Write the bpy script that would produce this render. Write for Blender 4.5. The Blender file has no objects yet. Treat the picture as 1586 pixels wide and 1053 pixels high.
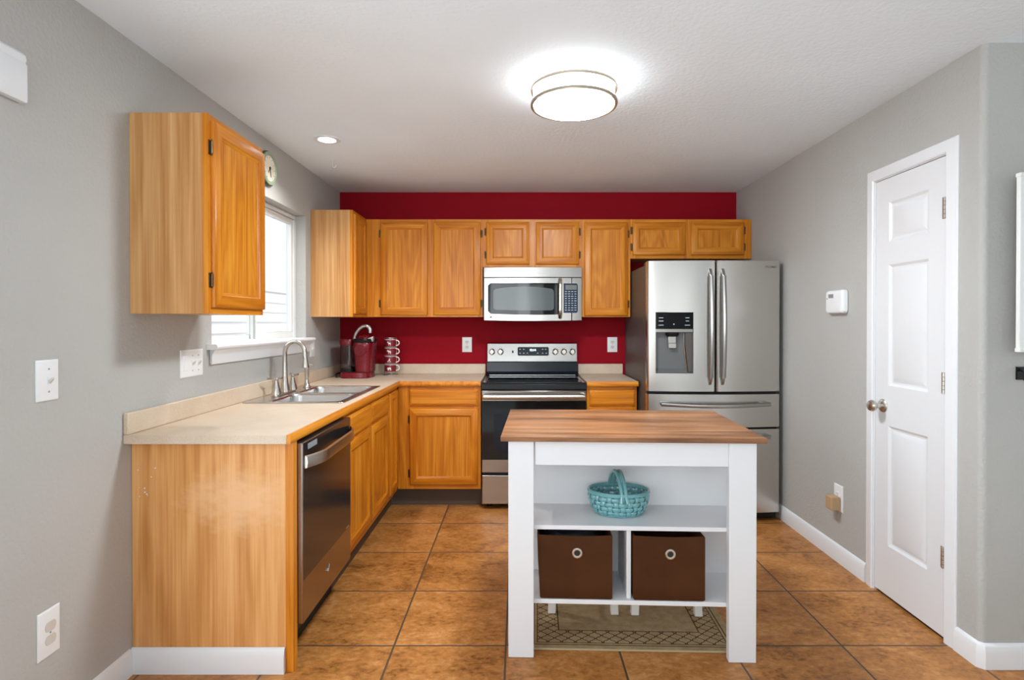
import bpy, bmesh, math, random
from mathutils import Vector, Matrix
random.seed(7)
scene = bpy.context.scene
COL = scene.collection

# ------------------------------------------------------------------ camera
F_PX = 856.0
cam_d = bpy.data.cameras.new('camera')
cam_d.sensor_width = 36.0
cam_d.lens = 36.0 * F_PX / 1586.0
cam_d.shift_x = -0.00757
cam_d.shift_y = -0.0129
cam_d.clip_start = 0.02
cam = bpy.data.objects.new('camera', cam_d)
cam.location = (0, 0, 1.351)
cam.rotation_euler = (math.radians(90 - 0.4), 0, 0)
COL.objects.link(cam)
scene.camera = cam

# ------------------------------------------------------------------ world, lights, exposure
w = bpy.data.worlds.new('daylight')
scene.world = w
w.use_nodes = True
bg = w.node_tree.nodes['Background']
bg.inputs['Color'].default_value = (0.93, 0.97, 1.0, 1)
bg.inputs['Strength'].default_value = 1.95
_nt = w.node_tree
_tc = _nt.nodes.new('ShaderNodeTexCoord'); _sp = _nt.nodes.new('ShaderNodeSeparateXYZ'); _rp = _nt.nodes.new('ShaderNodeValToRGB')
_nt.links.new(_tc.outputs['Generated'], _sp.inputs[0]); _nt.links.new(_sp.outputs[2], _rp.inputs[0])
_rp.color_ramp.elements[0].position = 0.0; _rp.color_ramp.elements[0].color = (0.42, 0.42, 0.41, 1)     # ground outside
_rp.color_ramp.elements[1].position = 0.06; _rp.color_ramp.elements[1].color = (0.93, 0.97, 1.0, 1)      # bright overcast sky
_nt.links.new(_rp.outputs[0], bg.inputs['Color'])
vs = scene.view_settings
vs.view_transform = 'Standard'
vs.look = 'None'
vs.gamma = 1.0
vs.use_curve_mapping = False
vs.exposure = 0.22
scene.cycles.max_bounces = 10
scene.cycles.diffuse_bounces = 6
scene.cycles.glossy_bounces = 5
scene.cycles.sample_clamp_indirect = 6.0


def area_light(name, loc, target, sx, sy, power, color=(1, 1, 1), spread=180):
    l = bpy.data.lights.new(name, 'AREA')
    l.shape = 'RECTANGLE'
    l.size, l.size_y = sx, sy
    l.energy = power
    l.color = color
    l.spread = math.radians(spread)
    o = bpy.data.objects.new(name, l)
    o.location = loc
    d = Vector(target) - Vector(loc)
    o.rotation_euler = d.to_track_quat('-Z', 'Y').to_euler()
    COL.objects.link(o)
    return o


# daylight through patio door and side window; the rear pair is added fill
DAY = (0.92, 0.97, 1.0)
FILL = (0.93, 0.985, 1.03)
area_light('rear_fill_left', (0.15, -3.55, 1.35), (0.15, 4, 1.35), 1.5, 1.7, 10, DAY)
area_light('rear_fill_right', (2.15, -3.55, 1.35), (2.15, 4, 1.35), 1.1, 1.7, 7, DAY)
area_light('patio_door_daylight', (-1.60, 0.45, 1.05), (4, 0.45, 1.05), 1.9, 1.95, 19, DAY)
area_light('side_window_daylight', (4.15, 0.3, 1.5), (0, 0.3, 1.5), 1.5, 1.3, 7, DAY)
# added fill lights without fixtures: two shine down, one washes the ceiling
area_light('down_fill_near', (0.2, -0.7, 2.42), (0.2, -0.7, 0), 0.4, 0.4, 4, FILL)
area_light('down_fill_far', (2.4, -1.6, 2.42), (2.4, -1.6, 0), 0.4, 0.4, 3, FILL)
area_light('ceiling_wash_fill', (-0.85, -0.9, 1.75), (0.7, 3.6, 2.75), 2.0, 1.3, 14, FILL, 100)

# ------------------------------------------------------------------ helpers
class MB:
    """collects vertices and faces; coordinates pass through self.m"""
    def __init__(self, m=None):
        self.v, self.f, self.mi, self.m, self.cur = [], [], [], m, 0

    def pt(self, x, y, z):
        self.v.append(self.m(x, y, z) if self.m else (x, y, z))
        return len(self.v) - 1

    def face(self, idx, mi=None):
        self.f.append(tuple(idx))
        self.mi.append(self.cur if mi is None else mi)

    def box(self, x0, x1, y0, y1, z0, z1, mi=None):
        p = [self.pt(x, y, z) for z in (z0, z1) for y in (y0, y1) for x in (x0, x1)]
        for q in ((0, 2, 3, 1), (4, 5, 7, 6), (0, 1, 5, 4), (2, 6, 7, 3), (0, 4, 6, 2), (1, 3, 7, 5)):
            self.face([p[i] for i in q], mi)
        return self

    def prism(self, poly, a0, a1, axis='z', mi=None):
        """poly of (u, v): axis z -> (x,y), axis y -> (x,z), axis x -> (y,z)"""
        def P(u, v, a):
            return {'z': (u, v, a), 'y': (u, a, v), 'x': (a, u, v)}[axis]
        n = len(poly)
        b = [self.pt(*P(u, v, a0)) for u, v in poly]
        t = [self.pt(*P(u, v, a1)) for u, v in poly]
        for i in range(n):
            j = (i + 1) % n
            self.face((b[i], b[j], t[j], t[i]), mi)
        self.face(b[::-1], mi)
        self.face(t, mi)
        return self

    def loft(self, rings, cap0=True, cap1=True, mi=None):
        idx = [[self.pt(*p) for p in r] for r in rings]
        n = len(idx[0])
        for a, b in zip(idx, idx[1:]):
            for i in range(n):
                j = (i + 1) % n
                self.face((a[i], a[j], b[j], b[i]), mi)
        if cap0: self.face(idx[0][::-1], mi)
        if cap1: self.face(idx[-1], mi)
        return self

    def lathe(self, prof, c=(0, 0, 0), n=24, axis='z', cap0=True, cap1=True, mi=None):
        rings = []
        for r, h in prof:
            ring = []
            for k in range(n):
                a = 2 * math.pi * k / n
                u, v = r * math.cos(a), r * math.sin(a)
                d = {'z': (u, v, h), 'y': (u, h, v), 'x': (h, u, v)}[axis]
                ring.append((c[0] + d[0], c[1] + d[1], c[2] + d[2]))
            rings.append(ring)
        return self.loft(rings, cap0, cap1, mi)

    def tube(self, path, r, n=10, closed=False, flat=1.0, mi=None, up=None):
        P = [Vector(p) for p in path]
        N = len(P)
        rs = r if isinstance(r, (list, tuple)) else [r] * N
        rings, prev = [], None
        for i in range(N):
            if closed:
                t = P[(i + 1) % N] - P[i - 1]
            else:
                t = P[min(i + 1, N - 1)] - P[max(i - 1, 0)]
            t.normalize()
            if up is not None:
                a = Vector(up) - t * t.dot(Vector(up))
            elif prev is None:
                ref = Vector((0, 0, 1)) if abs(t.z) < 0.9 else Vector((1, 0, 0))
                a = ref - t * t.dot(ref)
            else:
                a = prev - t * t.dot(prev)
            a.normalize()
            prev = a
            b = t.cross(a)
            rings.append([tuple(P[i] + a * (math.cos(2 * math.pi * k / n) * rs[i]) + b * (math.sin(2 * math.pi * k / n) * rs[i] * flat)) for k in range(n)])
        if closed:
            rings.append(rings[0])
            return self.loft(rings, False, False, mi)
        return self.loft(rings, True, True, mi)

    def cells(self, us, vs_, keep, P, a0, a1):
        """grid slab with cells left out; P(u,v,a) -> xyz"""
        nu, nv = len(us) - 1, len(vs_) - 1
        K = [[keep(i, j) for j in range(nv)] for i in range(nu)]
        cache = {}
        def V(i, j, a):
            k = (i, j, a)
            if k not in cache:
                cache[k] = self.pt(*P(us[i], vs_[j], (a0, a1)[a]))
            return cache[k]
        for i in range(nu):
            for j in range(nv):
                if not K[i][j]: continue
                self.face((V(i, j, 0), V(i, j + 1, 0), V(i + 1, j + 1, 0), V(i + 1, j, 0)))
                self.face((V(i, j, 1), V(i + 1, j, 1), V(i + 1, j + 1, 1), V(i, j + 1, 1)))
                for di, dj, e in ((-1, 0, ((i, j), (i, j + 1))), (1, 0, ((i + 1, j + 1), (i + 1, j))),
                                  (0, -1, ((i + 1, j), (i, j))), (0, 1, ((i, j + 1), (i + 1, j + 1)))):
                    a, b = i + di, j + dj
                    if 0 <= a < nu and 0 <= b < nv and K[a][b]: continue
                    self.face((V(*e[0], 0), V(*e[1], 0), V(*e[1], 1), V(*e[0], 1)))
        return self

    def sweep(self, path, prof, side=1):
        """path of (x,y); prof of (offset, z) kept to the given side of the path, mitred"""
        P = [Vector(p) for p in path]
        rings = []
        for i in range(len(P)):
            ds = []
            if i > 0: ds.append((P[i] - P[i - 1]).normalized())
            if i < len(P) - 1: ds.append((P[i + 1] - P[i]).normalized())
            ns = [Vector((-d.y, d.x)) * side for d in ds]
            nrm = sum(ns, Vector((0, 0)))
            nrm.normalize()
            k = 1.0 / max(0.2, nrm.dot(ns[0]))
            rings.append([(P[i].x + nrm.x * o * k, P[i].y + nrm.y * o * k, z) for o, z in prof])
        return self.loft(rings)


ORG = {}

def build(name, mb, mat, parent=None, bevel=0.0, seg=2, smooth=True, angle=35, recalc=True):
    off = ORG.get(id(parent)) if parent is not None else None
    me = bpy.data.meshes.new(name)
    vs_ = mb.v
    root = parent
    while root is not None and root.parent is not None:
        root = root.parent
    if root is not None and root.name in ORG:
        o = ORG[root.name]
        vs_ = [(x - o[0], y - o[1], z - o[2]) for x, y, z in vs_]
    me.from_pydata(vs_, [], mb.f)
    mats = mat if isinstance(mat, (list, tuple)) else [mat]
    for m in mats: me.materials.append(m)
    if len(mats) > 1:
        me.polygons.foreach_set('material_index', mb.mi)
    if recalc:
        bm = bmesh.new(); bm.from_mesh(me)
        bmesh.ops.remove_doubles(bm, verts=bm.verts, dist=1e-6)
        bmesh.ops.recalc_face_normals(bm, faces=bm.faces)
        bm.to_mesh(me); bm.free()
    if smooth:
        me.polygons.foreach_set('use_smooth', [True] * len(me.polygons))
        me.set_sharp_from_angle(angle=math.radians(angle))
    me.update()
    ob = bpy.data.objects.new(name, me)
    COL.objects.link(ob)
    if parent is not None: ob.parent = parent
    if bevel > 0:
        b = ob.modifiers.new('bevel', 'BEVEL')
        b.width = bevel; b.segments = seg; b.limit_method = 'ANGLE'; b.angle_limit = math.radians(40)
        b.harden_normals = False
    return ob


def tag(o, label, cat, group=None):
    o['label'] = label; o['category'] = cat
    if group: o['group'] = group
    return o


def thing(name, label, cat, loc, rz=0.0, group=None, world=True):
    """an Empty at the thing's base; parts are written in world coordinates when world is set"""
    o = bpy.data.objects.new(name, None)
    o.empty_display_size = 0.05
    o.location = loc
    o.rotation_euler = (0, 0, rz)
    COL.objects.link(o)
    if world: ORG[o.name] = tuple(loc)
    return tag(o, label, cat, group)


def struct(name, mb, mat, parent=None, **k):
    o = build(name, mb, mat, parent, **k)
    if parent is None: o['kind'] = 'structure'
    return o


def text_part(name, body, size, mat, parent, loc, rot, depth=0.0006, bold=0.0):
    cu = bpy.data.curves.new(name, 'FONT')
    cu.body = body; cu.size = size; cu.extrude = depth; cu.align_x = 'CENTER'; cu.align_y = 'CENTER'
    cu.offset = bold; cu.resolution_u = 3
    tmp = bpy.data.objects.new('tmp', cu)
    COL.objects.link(tmp)
    dg = bpy.context.evaluated_depsgraph_get()
    me = bpy.data.meshes.new_from_object(tmp.evaluated_get(dg))
    me.name = name
    bpy.data.objects.remove(tmp)
    me.transform(Matrix.LocRotScale(Vector(loc), None, None) @ rot.to_4x4())
    root = parent
    while root.parent is not None: root = root.parent
    if root.name in ORG: me.transform(Matrix.Translation(-Vector(ORG[root.name])))
    me.materials.clear(); me.materials.append(mat)
    ob = bpy.data.objects.new(name, me)
    COL.objects.link(ob); ob.parent = parent
    return ob

from mathutils import Euler
ROT_FRONT = Euler((math.radians(90), 0, 0)).to_matrix()                       # faces -y
ROT_RIGHT = Euler((math.radians(90), 0, math.radians(90))).to_matrix()        # faces +x


def face_back(y0):      # fronts that face -y (towards the camera); w grows outward
    return lambda u, wv, z: (u, y0 - wv, z)

def face_left(x0):      # fronts that face +x
    return lambda u, wv, z: (x0 + wv, u, z)

def face_right(x0):     # fronts that face -x
    return lambda u, wv, z: (x0 - wv, u, z)


def rect_rings(mb, u0, u1, z0, z1, steps, cap=True, hmat=None, capmat=None, back=True):
    """nested rectangles (inset, w) joined into a moulded front"""
    rings = []
    for ins, wv in steps:
        rings.append([mb.pt(u0 + ins, wv, z0 + ins), mb.pt(u1 - ins, wv, z0 + ins),
                      mb.pt(u1 - ins, wv, z1 - ins), mb.pt(u0 + ins, wv, z1 - ins)])
    for a, b in zip(rings, rings[1:]):
        for i in range(4):
            j = (i + 1) % 4
            mb.face((a[i], a[j], b[j], b[i]), hmat if (hmat is not None and i in (0, 2)) else 0)
    if cap: mb.face(rings[-1], capmat if capmat is not None else 0)
    if back: mb.face(rings[0][::-1], 0)
    return mb

# ------------------------------------------------------------------ materials
def new_mat(name):
    m = bpy.data.materials.new(name); m.use_nodes = True
    nt = m.node_tree
    return m, nt, nt.nodes['Principled BSDF']

def N(nt, t, **k):
    n = nt.nodes.new(t)
    for a, b in k.items(): setattr(n, a, b)
    return n

def L(nt, a, b): nt.links.new(a, b)

def math_n(nt, op, a, b=None, c=None):
    n = N(nt, 'ShaderNodeMath', operation=op)
    for i, x in enumerate((a, b, c)):
        if x is None: continue
        if isinstance(x, (int, float)): n.inputs[i].default_value = x
        else: L(nt, x, n.inputs[i])
    return n.outputs[0]

def ramp(nt, fac, stops):
    r = N(nt, 'ShaderNodeValToRGB')
    while len(r.color_ramp.elements) < len(stops): r.color_ramp.elements.new(0.5)
    for e, (p, c) in zip(r.color_ramp.elements, stops):
        e.position = p; e.color = (*c, 1)
    L(nt, fac, r.inputs[0])
    return r.outputs[0]

def mapped(nt, scale, coord='Object', rnd=0.0):
    tc = N(nt, 'ShaderNodeTexCoord')
    mp = N(nt, 'ShaderNodeMapping')
    mp.inputs['Scale'].default_value = scale
    src = tc.outputs[coord]
    if rnd:
        oi = N(nt, 'ShaderNodeObjectInfo')
        va = N(nt, 'ShaderNodeVectorMath', operation='ADD')
        L(nt, src, va.inputs[0])
        L(nt, math_n(nt, 'MULTIPLY', oi.outputs['Random'], rnd), va.inputs[1])
        src = va.outputs[0]
    L(nt, src, mp.inputs['Vector'])
    return mp.outputs[0]

def noise(nt, vec, scale=1.0, detail=3.0, rough=0.5, dist=0.0):
    n = N(nt, 'ShaderNodeTexNoise')
    n.inputs['Scale'].default_value = scale
    n.inputs['Detail'].default_value = detail
    n.inputs['Roughness'].default_value = rough
    n.inputs['Distortion'].default_value = dist
    L(nt, vec, n.inputs['Vector'])
    return n.outputs['Fac']

def bump(nt, bsdf, h, strength, dist):
    b = N(nt, 'ShaderNodeBump')
    b.inputs['Strength'].default_value = strength
    b.inputs['Distance'].default_value = dist
    L(nt, h, b.inputs['Height'])
    L(nt, b.outputs[0], bsdf.inputs['Normal'])

def plain(name, color, rough=0.5, metal=0.0, spec=0.5, coat=0.0, emit=None, estr=0.0):
    m, nt, b = new_mat(name)
    b.inputs['Base Color'].default_value = (*color, 1)
    b.inputs['Roughness'].default_value = rough
    b.inputs['Metallic'].default_value = metal
    b.inputs['Specular IOR Level'].default_value = spec
    b.inputs['Coat Weight'].default_value = coat
    if emit:
        b.inputs['Emission Color'].default_value = (*emit, 1)
        b.inputs['Emission Strength'].default_value = estr
    # a faint, fine surface irregularity
    n = noise(nt, mapped(nt, (60, 60, 60)), 1.0, 2.0)
    L(nt, math_n(nt, 'MULTIPLY_ADD', n, 0.06, rough - 0.03), b.inputs['Roughness'])
    return m

def painted_wall(name, color, scale=70, strength=0.6, rough=0.65, spec=0.3):
    m, nt, b = new_mat(name)
    v = mapped(nt, (1, 1, 1))
    big = noise(nt, v, 1.3, 2.0)
    c = ramp(nt, big, [(0.3, tuple(x * 0.97 for x in color)), (0.7, tuple(min(1, x * 1.03) for x in color))])
    L(nt, c, b.inputs['Base Color'])
    b.inputs['Roughness'].default_value = rough
    b.inputs['Specular IOR Level'].default_value = spec
    h = noise(nt, v, scale, 2.0, 0.5)
    bump(nt, b, h, strength, 0.004)
    return m

def oak(name, axis, dark, mid, light, rnd=9.0, rough=0.36, figure=9.0, coat=0.1):
    m, nt, b = new_mat(name)
    def sc(a, l):
        return {'z': (a, a, l), 'x': (l, a, a), 'y': (a, l, a)}[axis]
    v1 = mapped(nt, sc(4.5, 0.55), rnd=rnd)
    n1 = noise(nt, v1, 1.0, 2.5, 0.45, 0.4)
    band = math_n(nt, 'SINE', math_n(nt, 'MULTIPLY', n1, figure * 6.28))
    v2 = mapped(nt, sc(95, 2.2), rnd=rnd)
    n2 = noise(nt, v2, 1.0, 4.0, 0.6)
    v3 = mapped(nt, sc(30, 0.45), rnd=rnd)
    n3 = noise(nt, v3, 1.0, 2.0)
    v4 = mapped(nt, sc(7, 0.5), rnd=rnd)
    n4 = noise(nt, v4, 1.0, 2.0)
    s = math_n(nt, 'MULTIPLY_ADD', band, 0.05, 0.0)
    s = math_n(nt, 'ADD', s, math_n(nt, 'MULTIPLY', n2, 0.40))
    s = math_n(nt, 'ADD', s, math_n(nt, 'MULTIPLY', n3, 0.36))
    s = math_n(nt, 'ADD', s, math_n(nt, 'MULTIPLY', n4, 0.24))
    c = ramp(nt, s, [(0.37, dark), (0.5, mid), (0.64, light)])
    L(nt, c, b.inputs['Base Color'])
    b.inputs['Roughness'].default_value = rough
    b.inputs['Coat Weight'].default_value = coat
    b.inputs['Coat Roughness'].default_value = 0.25
    b.inputs['Specular IOR Level'].default_value = 0.32
    bump(nt, b, n2, 0.12, 0.0012)
    return m

def steel(name, color=(0.62, 0.6, 0.57), rough=0.28, axis='x', metal=1.0):
    m, nt, b = new_mat(name)
    sc = {'x': (2, 260, 260), 'z': (260, 260, 2), 'y': (260, 2, 260)}[axis]
    n = noise(nt, mapped(nt, sc), 1.0, 3.0, 0.6)
    c = ramp(nt, n, [(0.3, tuple(x * 0.975 for x in color)), (0.7, tuple(min(1, x * 1.02) for x in color))])
    L(nt, c, b.inputs['Base Color'])
    b.inputs['Metallic'].default_value = metal
    L(nt, math_n(nt, 'MULTIPLY_ADD', n, 0.06, rough - 0.03), b.inputs['Roughness'])
    b.inputs['Anisotropic'].default_value = 0.4
    return m

def clear_pane(name, tint=(1, 1, 1), refl=0.08, rough=0.02):
    m = bpy.data.materials.new(name); m.use_nodes = True
    nt = m.node_tree; nt.nodes.clear()
    out = N(nt, 'ShaderNodeOutputMaterial')
    t = N(nt, 'ShaderNodeBsdfTransparent'); t.inputs[0].default_value = (*tint, 1)
    g = N(nt, 'ShaderNodeBsdfGlossy'); g.inputs['Roughness'].default_value = rough
    mx = N(nt, 'ShaderNodeMixShader'); mx.inputs[0].default_value = refl
    L(nt, t.outputs[0], mx.inputs[1]); L(nt, g.outputs[0], mx.inputs[2]); L(nt, mx.outputs[0], out.inputs[0])
    return m

M = {}
M['wall'] = painted_wall('greige wall paint', (0.455, 0.452, 0.432))
M['red'] = painted_wall('deep red wall paint', (0.285, 0.0034, 0.0115), strength=0.3, rough=0.7, spec=0.12)
M['ceiling'] = painted_wall('white textured ceiling', (0.83, 0.905, 0.96), scale=60, strength=0.5, rough=0.8)
M['trim'] = plain('white trim paint', (0.76, 0.77, 0.79), 0.35)
M['door_white'] = plain('white door paint', (0.735, 0.745, 0.765), 0.4)
OK_D, OK_M, OK_L = (0.45, 0.125, 0.004), (0.585, 0.192, 0.008), (0.70, 0.275, 0.024)
M['oak_z'] = oak('honey oak vertical grain', 'z', OK_D, OK_M, OK_L)
M['oak_x'] = oak('honey oak grain along x', 'x', OK_D, OK_M, OK_L)
M['oak_y'] = oak('honey oak grain along y', 'y', OK_D, OK_M, OK_L)
M['oak_panel'] = oak('honey oak door panel', 'z', (0.46, 0.135, 0.005), (0.59, 0.200, 0.010), (0.72, 0.295, 0.030), figure=14)
M['veneer'] = oak('pale oak veneer side', 'z', (0.44, 0.195, 0.056), (0.56, 0.285, 0.102), (0.67, 0.385, 0.170), figure=7, rough=0.45, coat=0.1)
M['toe'] = plain('dark toe kick vinyl', (0.085, 0.060, 0.042), 0.6)
M['dark'] = plain('dark gap', (0.012, 0.011, 0.010), 0.7)
M['bronze'] = plain('antique bronze hinge', (0.10, 0.065, 0.035), 0.4, 0.8)
M['nickel'] = steel('brushed nickel', (0.60, 0.57, 0.52), 0.26)
M['bar'] = steel('dark brushed steel bar', (0.42, 0.41, 0.395), 0.26, 'z')
M['band'] = steel('warm brushed lamp band', (0.46, 0.39, 0.31), 0.35, 'x')
M['chrome'] = plain('polished chrome', (0.75, 0.75, 0.76), 0.12, 1.0)
M['steel_x'] = steel('stainless steel brushed along x', (0.45, 0.435, 0.41), 0.22, 'x')
def smooth_steel(name, color, rough):
    m, nt, b = new_mat(name)
    n = noise(nt, mapped(nt, (900, 900, 3)), 1.0, 1.0)
    c = ramp(nt, n, [(0.2, tuple(x * 0.985 for x in color)), (0.8, tuple(x * 1.015 for x in color))])
    L(nt, c, b.inputs['Base Color'])
    b.inputs['Metallic'].default_value = 1.0
    b.inputs['Roughness'].default_value = rough
    return m
M['steel_z'] = smooth_steel('satin stainless steel doors', (0.60, 0.585, 0.555), 0.27)
M['steel_y'] = steel('stainless sink steel', (0.66, 0.65, 0.63), 0.24, 'y')
M['dw_steel'] = steel('warm grey stainless door', (0.36, 0.31, 0.28), 0.24, 'y')
M['dw_dark'] = steel('dark stainless door panel', (0.105, 0.095, 0.092), 0.16, 'y', 0.85)
M['fridge_side'] = plain('dark grey fridge side', (0.075, 0.066, 0.060), 0.45)
M['black_gloss'] = plain('black glass', (0.006, 0.007, 0.008), 0.06, 0, 0.4)
M['black'] = plain('black plastic', (0.011, 0.011, 0.012), 0.35, 0, 0.25)
M['blue_black'] = plain('blue black enamel', (0.008, 0.012, 0.018), 0.16, 0, 0.3)
M['keypad'] = plain('dark blue keypad', (0.008, 0.022, 0.055), 0.25)
M['mark'] = plain('pale printed marks', (0.55, 0.62, 0.68), 0.6)
M['grey_mark'] = plain('grey printed marks', (0.25, 0.26, 0.27), 0.6)
M['logo'] = plain('grey raised lettering', (0.22, 0.21, 0.20), 0.4, 0.6)
M['lit_digits'] = plain('lit digits', (0.8, 0.9, 0.95), 0.5, emit=(0.75, 0.95, 1.0), estr=1.6)
M['mw_window'] = plain('grey mesh oven window', (0.10, 0.118, 0.118), 0.14)
M['dispenser'] = plain('dispenser grey plastic', (0.135, 0.14, 0.14), 0.3, 0.2)
M['plate'] = plain('white switch plate', (0.80, 0.81, 0.82), 0.35)
M['almond'] = plain('almond receptacle', (0.60, 0.57, 0.52), 0.4)
M['cream'] = plain('cream receptacle', (0.70, 0.67, 0.62), 0.4)
M['tan'] = plain('tan plastic', (0.47, 0.31, 0.17), 0.5)
M['island_white'] = plain('white laminate board', (0.745, 0.755, 0.775), 0.35)
M['stool_white'] = plain('off white stool paint', (0.80, 0.79, 0.75), 0.45)
M['teal'] = plain('teal glazed ceramic', (0.135, 0.35, 0.37), 0.18, coat=0.6)
M['maroon'] = plain('red coffee maker plastic', (0.165, 0.0015, 0.010), 0.28, coat=0.15)
M['silver'] = plain('silver plastic', (0.55, 0.54, 0.53), 0.25, 0.7)
M['mug_red'] = plain('dark red mug glaze', (0.20, 0.012, 0.022), 0.2)
M['mug_white'] = plain('white mug glaze', (0.80, 0.76, 0.74), 0.2)
M['tank'] = clear_pane('smoky clear tank', (0.55, 0.53, 0.52), 0.10, 0.05)
M['window_glass'] = clear_pane('window glass', (0.97, 0.985, 0.98), 0.06)
M['vinyl'] = plain('white vinyl frame', (0.80, 0.81, 0.80), 0.35)
M['vinyl_grey'] = plain('grey window track', (0.42, 0.43, 0.42), 0.4)
M['siding'] = plain('white house siding', (0.86, 0.87, 0.89), 0.6)
M['siding_line'] = plain('grey siding joint', (0.45, 0.46, 0.48), 0.6)
M['clock_green'] = plain('sage green clock rim', (0.30, 0.37, 0.25), 0.4)
M['clock_face'] = plain('cream clock face', (0.86, 0.80, 0.66), 0.5)
M['clock_edge'] = plain('dark green clock edge', (0.035, 0.05, 0.035), 0.4)
M['lcd'] = plain('grey display', (0.17, 0.18, 0.18), 0.25)
M['panel_white'] = plain('white wall panel', (0.80, 0.80, 0.79), 0.4)
M['lamp_side'] = plain('lit drum side', (0.95, 0.93, 0.88), 0.5, emit=(0.94, 0.985, 1.02), estr=9.0)
M['lamp'] = plain('lit frosted diffuser', (0.95, 0.93, 0.88), 0.5, emit=(0.905, 0.985, 1.04), estr=112.0)
M['lamp_small'] = plain('lit recessed lens', (0.95, 0.93, 0.88), 0.5, emit=(1.0, 0.98, 0.95), estr=14.0)
M['cloth_dark'] = plain('dark navy cloth', (0.02, 0.022, 0.03), 0.8)


def m_tile():
    m, nt, b = new_mat('brown ceramic floor tile')
    tc = N(nt, 'ShaderNodeTexCoord')
    sep = N(nt, 'ShaderNodeSeparateXYZ'); L(nt, tc.outputs['Object'], sep.inputs[0])
    TX, TY, X0, Y0, G = 0.4685, 0.4705, -0.5262, 2.305, 0.0042
    u = math_n(nt, 'DIVIDE', math_n(nt, 'SUBTRACT', sep.outputs[0], X0), TX)
    v = math_n(nt, 'DIVIDE', math_n(nt, 'SUBTRACT', sep.outputs[1], Y0), TY)
    def dist(t):
        f = math_n(nt, 'FRACT', math_n(nt, 'ADD', t, 100.0))
        return math_n(nt, 'MINIMUM', f, math_n(nt, 'SUBTRACT', 1.0, f))
    d = math_n(nt, 'MULTIPLY', math_n(nt, 'MINIMUM', dist(u), dist(v)), TX)
    grout = math_n(nt, 'LESS_THAN', d, G)
    comb = N(nt, 'ShaderNodeCombineXYZ')
    L(nt, math_n(nt, 'FLOOR', u), comb.inputs[0]); L(nt, math_n(nt, 'FLOOR', v), comb.inputs[1])
    wn = N(nt, 'ShaderNodeTexWhiteNoise'); wn.noise_dimensions = '2D'; L(nt, comb.outputs[0], wn.inputs['Vector'])
    va = N(nt, 'ShaderNodeVectorMath', operation='MULTIPLY_ADD')
    L(nt, wn.outputs['Color'], va.inputs[0]); va.inputs[1].default_value = (9, 9, 9); L(nt, tc.outputs['Object'], va.inputs[2])
    mp = N(nt, 'ShaderNodeMapping'); mp.inputs['Scale'].default_value = (1.0, 1.5, 1.0); L(nt, va.outputs[0], mp.inputs[0])
    n1 = noise(nt, mp.outputs[0], 5.0, 6.0, 0.62, 0.6)
    n2 = noise(nt, mp.outputs[0], 34.0, 5.0, 0.65, 0.3)
    s = math_n(nt, 'ADD', math_n(nt, 'MULTIPLY', n1, 0.5), math_n(nt, 'MULTIPLY', n2, 0.5))
    s = math_n(nt, 'ADD', s, math_n(nt, 'MULTIPLY_ADD', wn.outputs['Value'], 0.05, -0.025))
    c = ramp(nt, s, [(0.37, (0.185, 0.063, 0.011)), (0.46, (0.345, 0.135, 0.030)), (0.54, (0.44, 0.180, 0.044)), (0.66, (0.57, 0.275, 0.095))])
    mx = N(nt, 'ShaderNodeMix', data_type='RGBA')
    L(nt, grout, mx.inputs[0]); L(nt, c, mx.inputs[6]); mx.inputs[7].default_value = (0.085, 0.055, 0.033, 1)
    L(nt, mx.outputs[2], b.inputs['Base Color'])
    L(nt, math_n(nt, 'MULTIPLY_ADD', n2, 0.25, 0.30), b.inputs['Roughness'])
    b.inputs['Specular IOR Level'].default_value = 0.45
    edge = N(nt, 'ShaderNodeMapRange'); edge.inputs[1].default_value = G * 0.6; edge.inputs[2].default_value = G * 1.9
    L(nt, d, edge.inputs[0])
    h = math_n(nt, 'ADD', edge.outputs[0], math_n(nt, 'MULTIPLY', n2, 0.35))
    bump(nt, b, h, 0.5, 0.003)
    return m
M['tile'] = m_tile()


def m_counter():
    m, nt, b = new_mat('beige speckled laminate')
    v = mapped(nt, (1, 1, 1))
    n = noise(nt, v, 420.0, 2.0, 0.7)
    n2 = noise(nt, v, 6.0, 3.0)
    s = math_n(nt, 'ADD', math_n(nt, 'MULTIPLY', n, 0.7), math_n(nt, 'MULTIPLY', n2, 0.3))
    c = ramp(nt, s, [(0.33, (0.50, 0.385, 0.275)), (0.48, (0.615, 0.49, 0.365)), (0.65, (0.69, 0.59, 0.47))])
    L(nt, c, b.inputs['Base Color'])
    b.inputs['Roughness'].default_value = 0.38
    return m
M['counter'] = m_counter()


def m_island_top():
    m, nt, b = new_mat('brown wood grain laminate top')
    v1 = mapped(nt, (0.9, 11, 11)); n1 = noise(nt, v1, 1.0, 3.0, 0.5, 0.5)
    v2 = mapped(nt, (6, 130, 130)); n2 = noise(nt, v2, 1.0, 4.0, 0.65)
    v3 = mapped(nt, (2.6, 5, 5)); n3 = noise(nt, v3, 1.0, 2.0)
    s = math_n(nt, 'ADD', math_n(nt, 'MULTIPLY', n1, 0.55), math_n(nt, 'MULTIPLY', n2, 0.28))
    s = math_n(nt, 'ADD', s, math_n(nt, 'MULTIPLY', n3, 0.17))
    c = ramp(nt, s, [(0.38, (0.085, 0.032, 0.011)), (0.47, (0.20, 0.082, 0.030)), (0.55, (0.31, 0.138, 0.055)), (0.66, (0.42, 0.215, 0.100))])
    L(nt, c, b.inputs['Base Color'])
    b.inputs['Roughness'].default_value = 0.4
    bump(nt, b, n2, 0.1, 0.001)
    return m
M['island_top'] = m_island_top()


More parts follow.
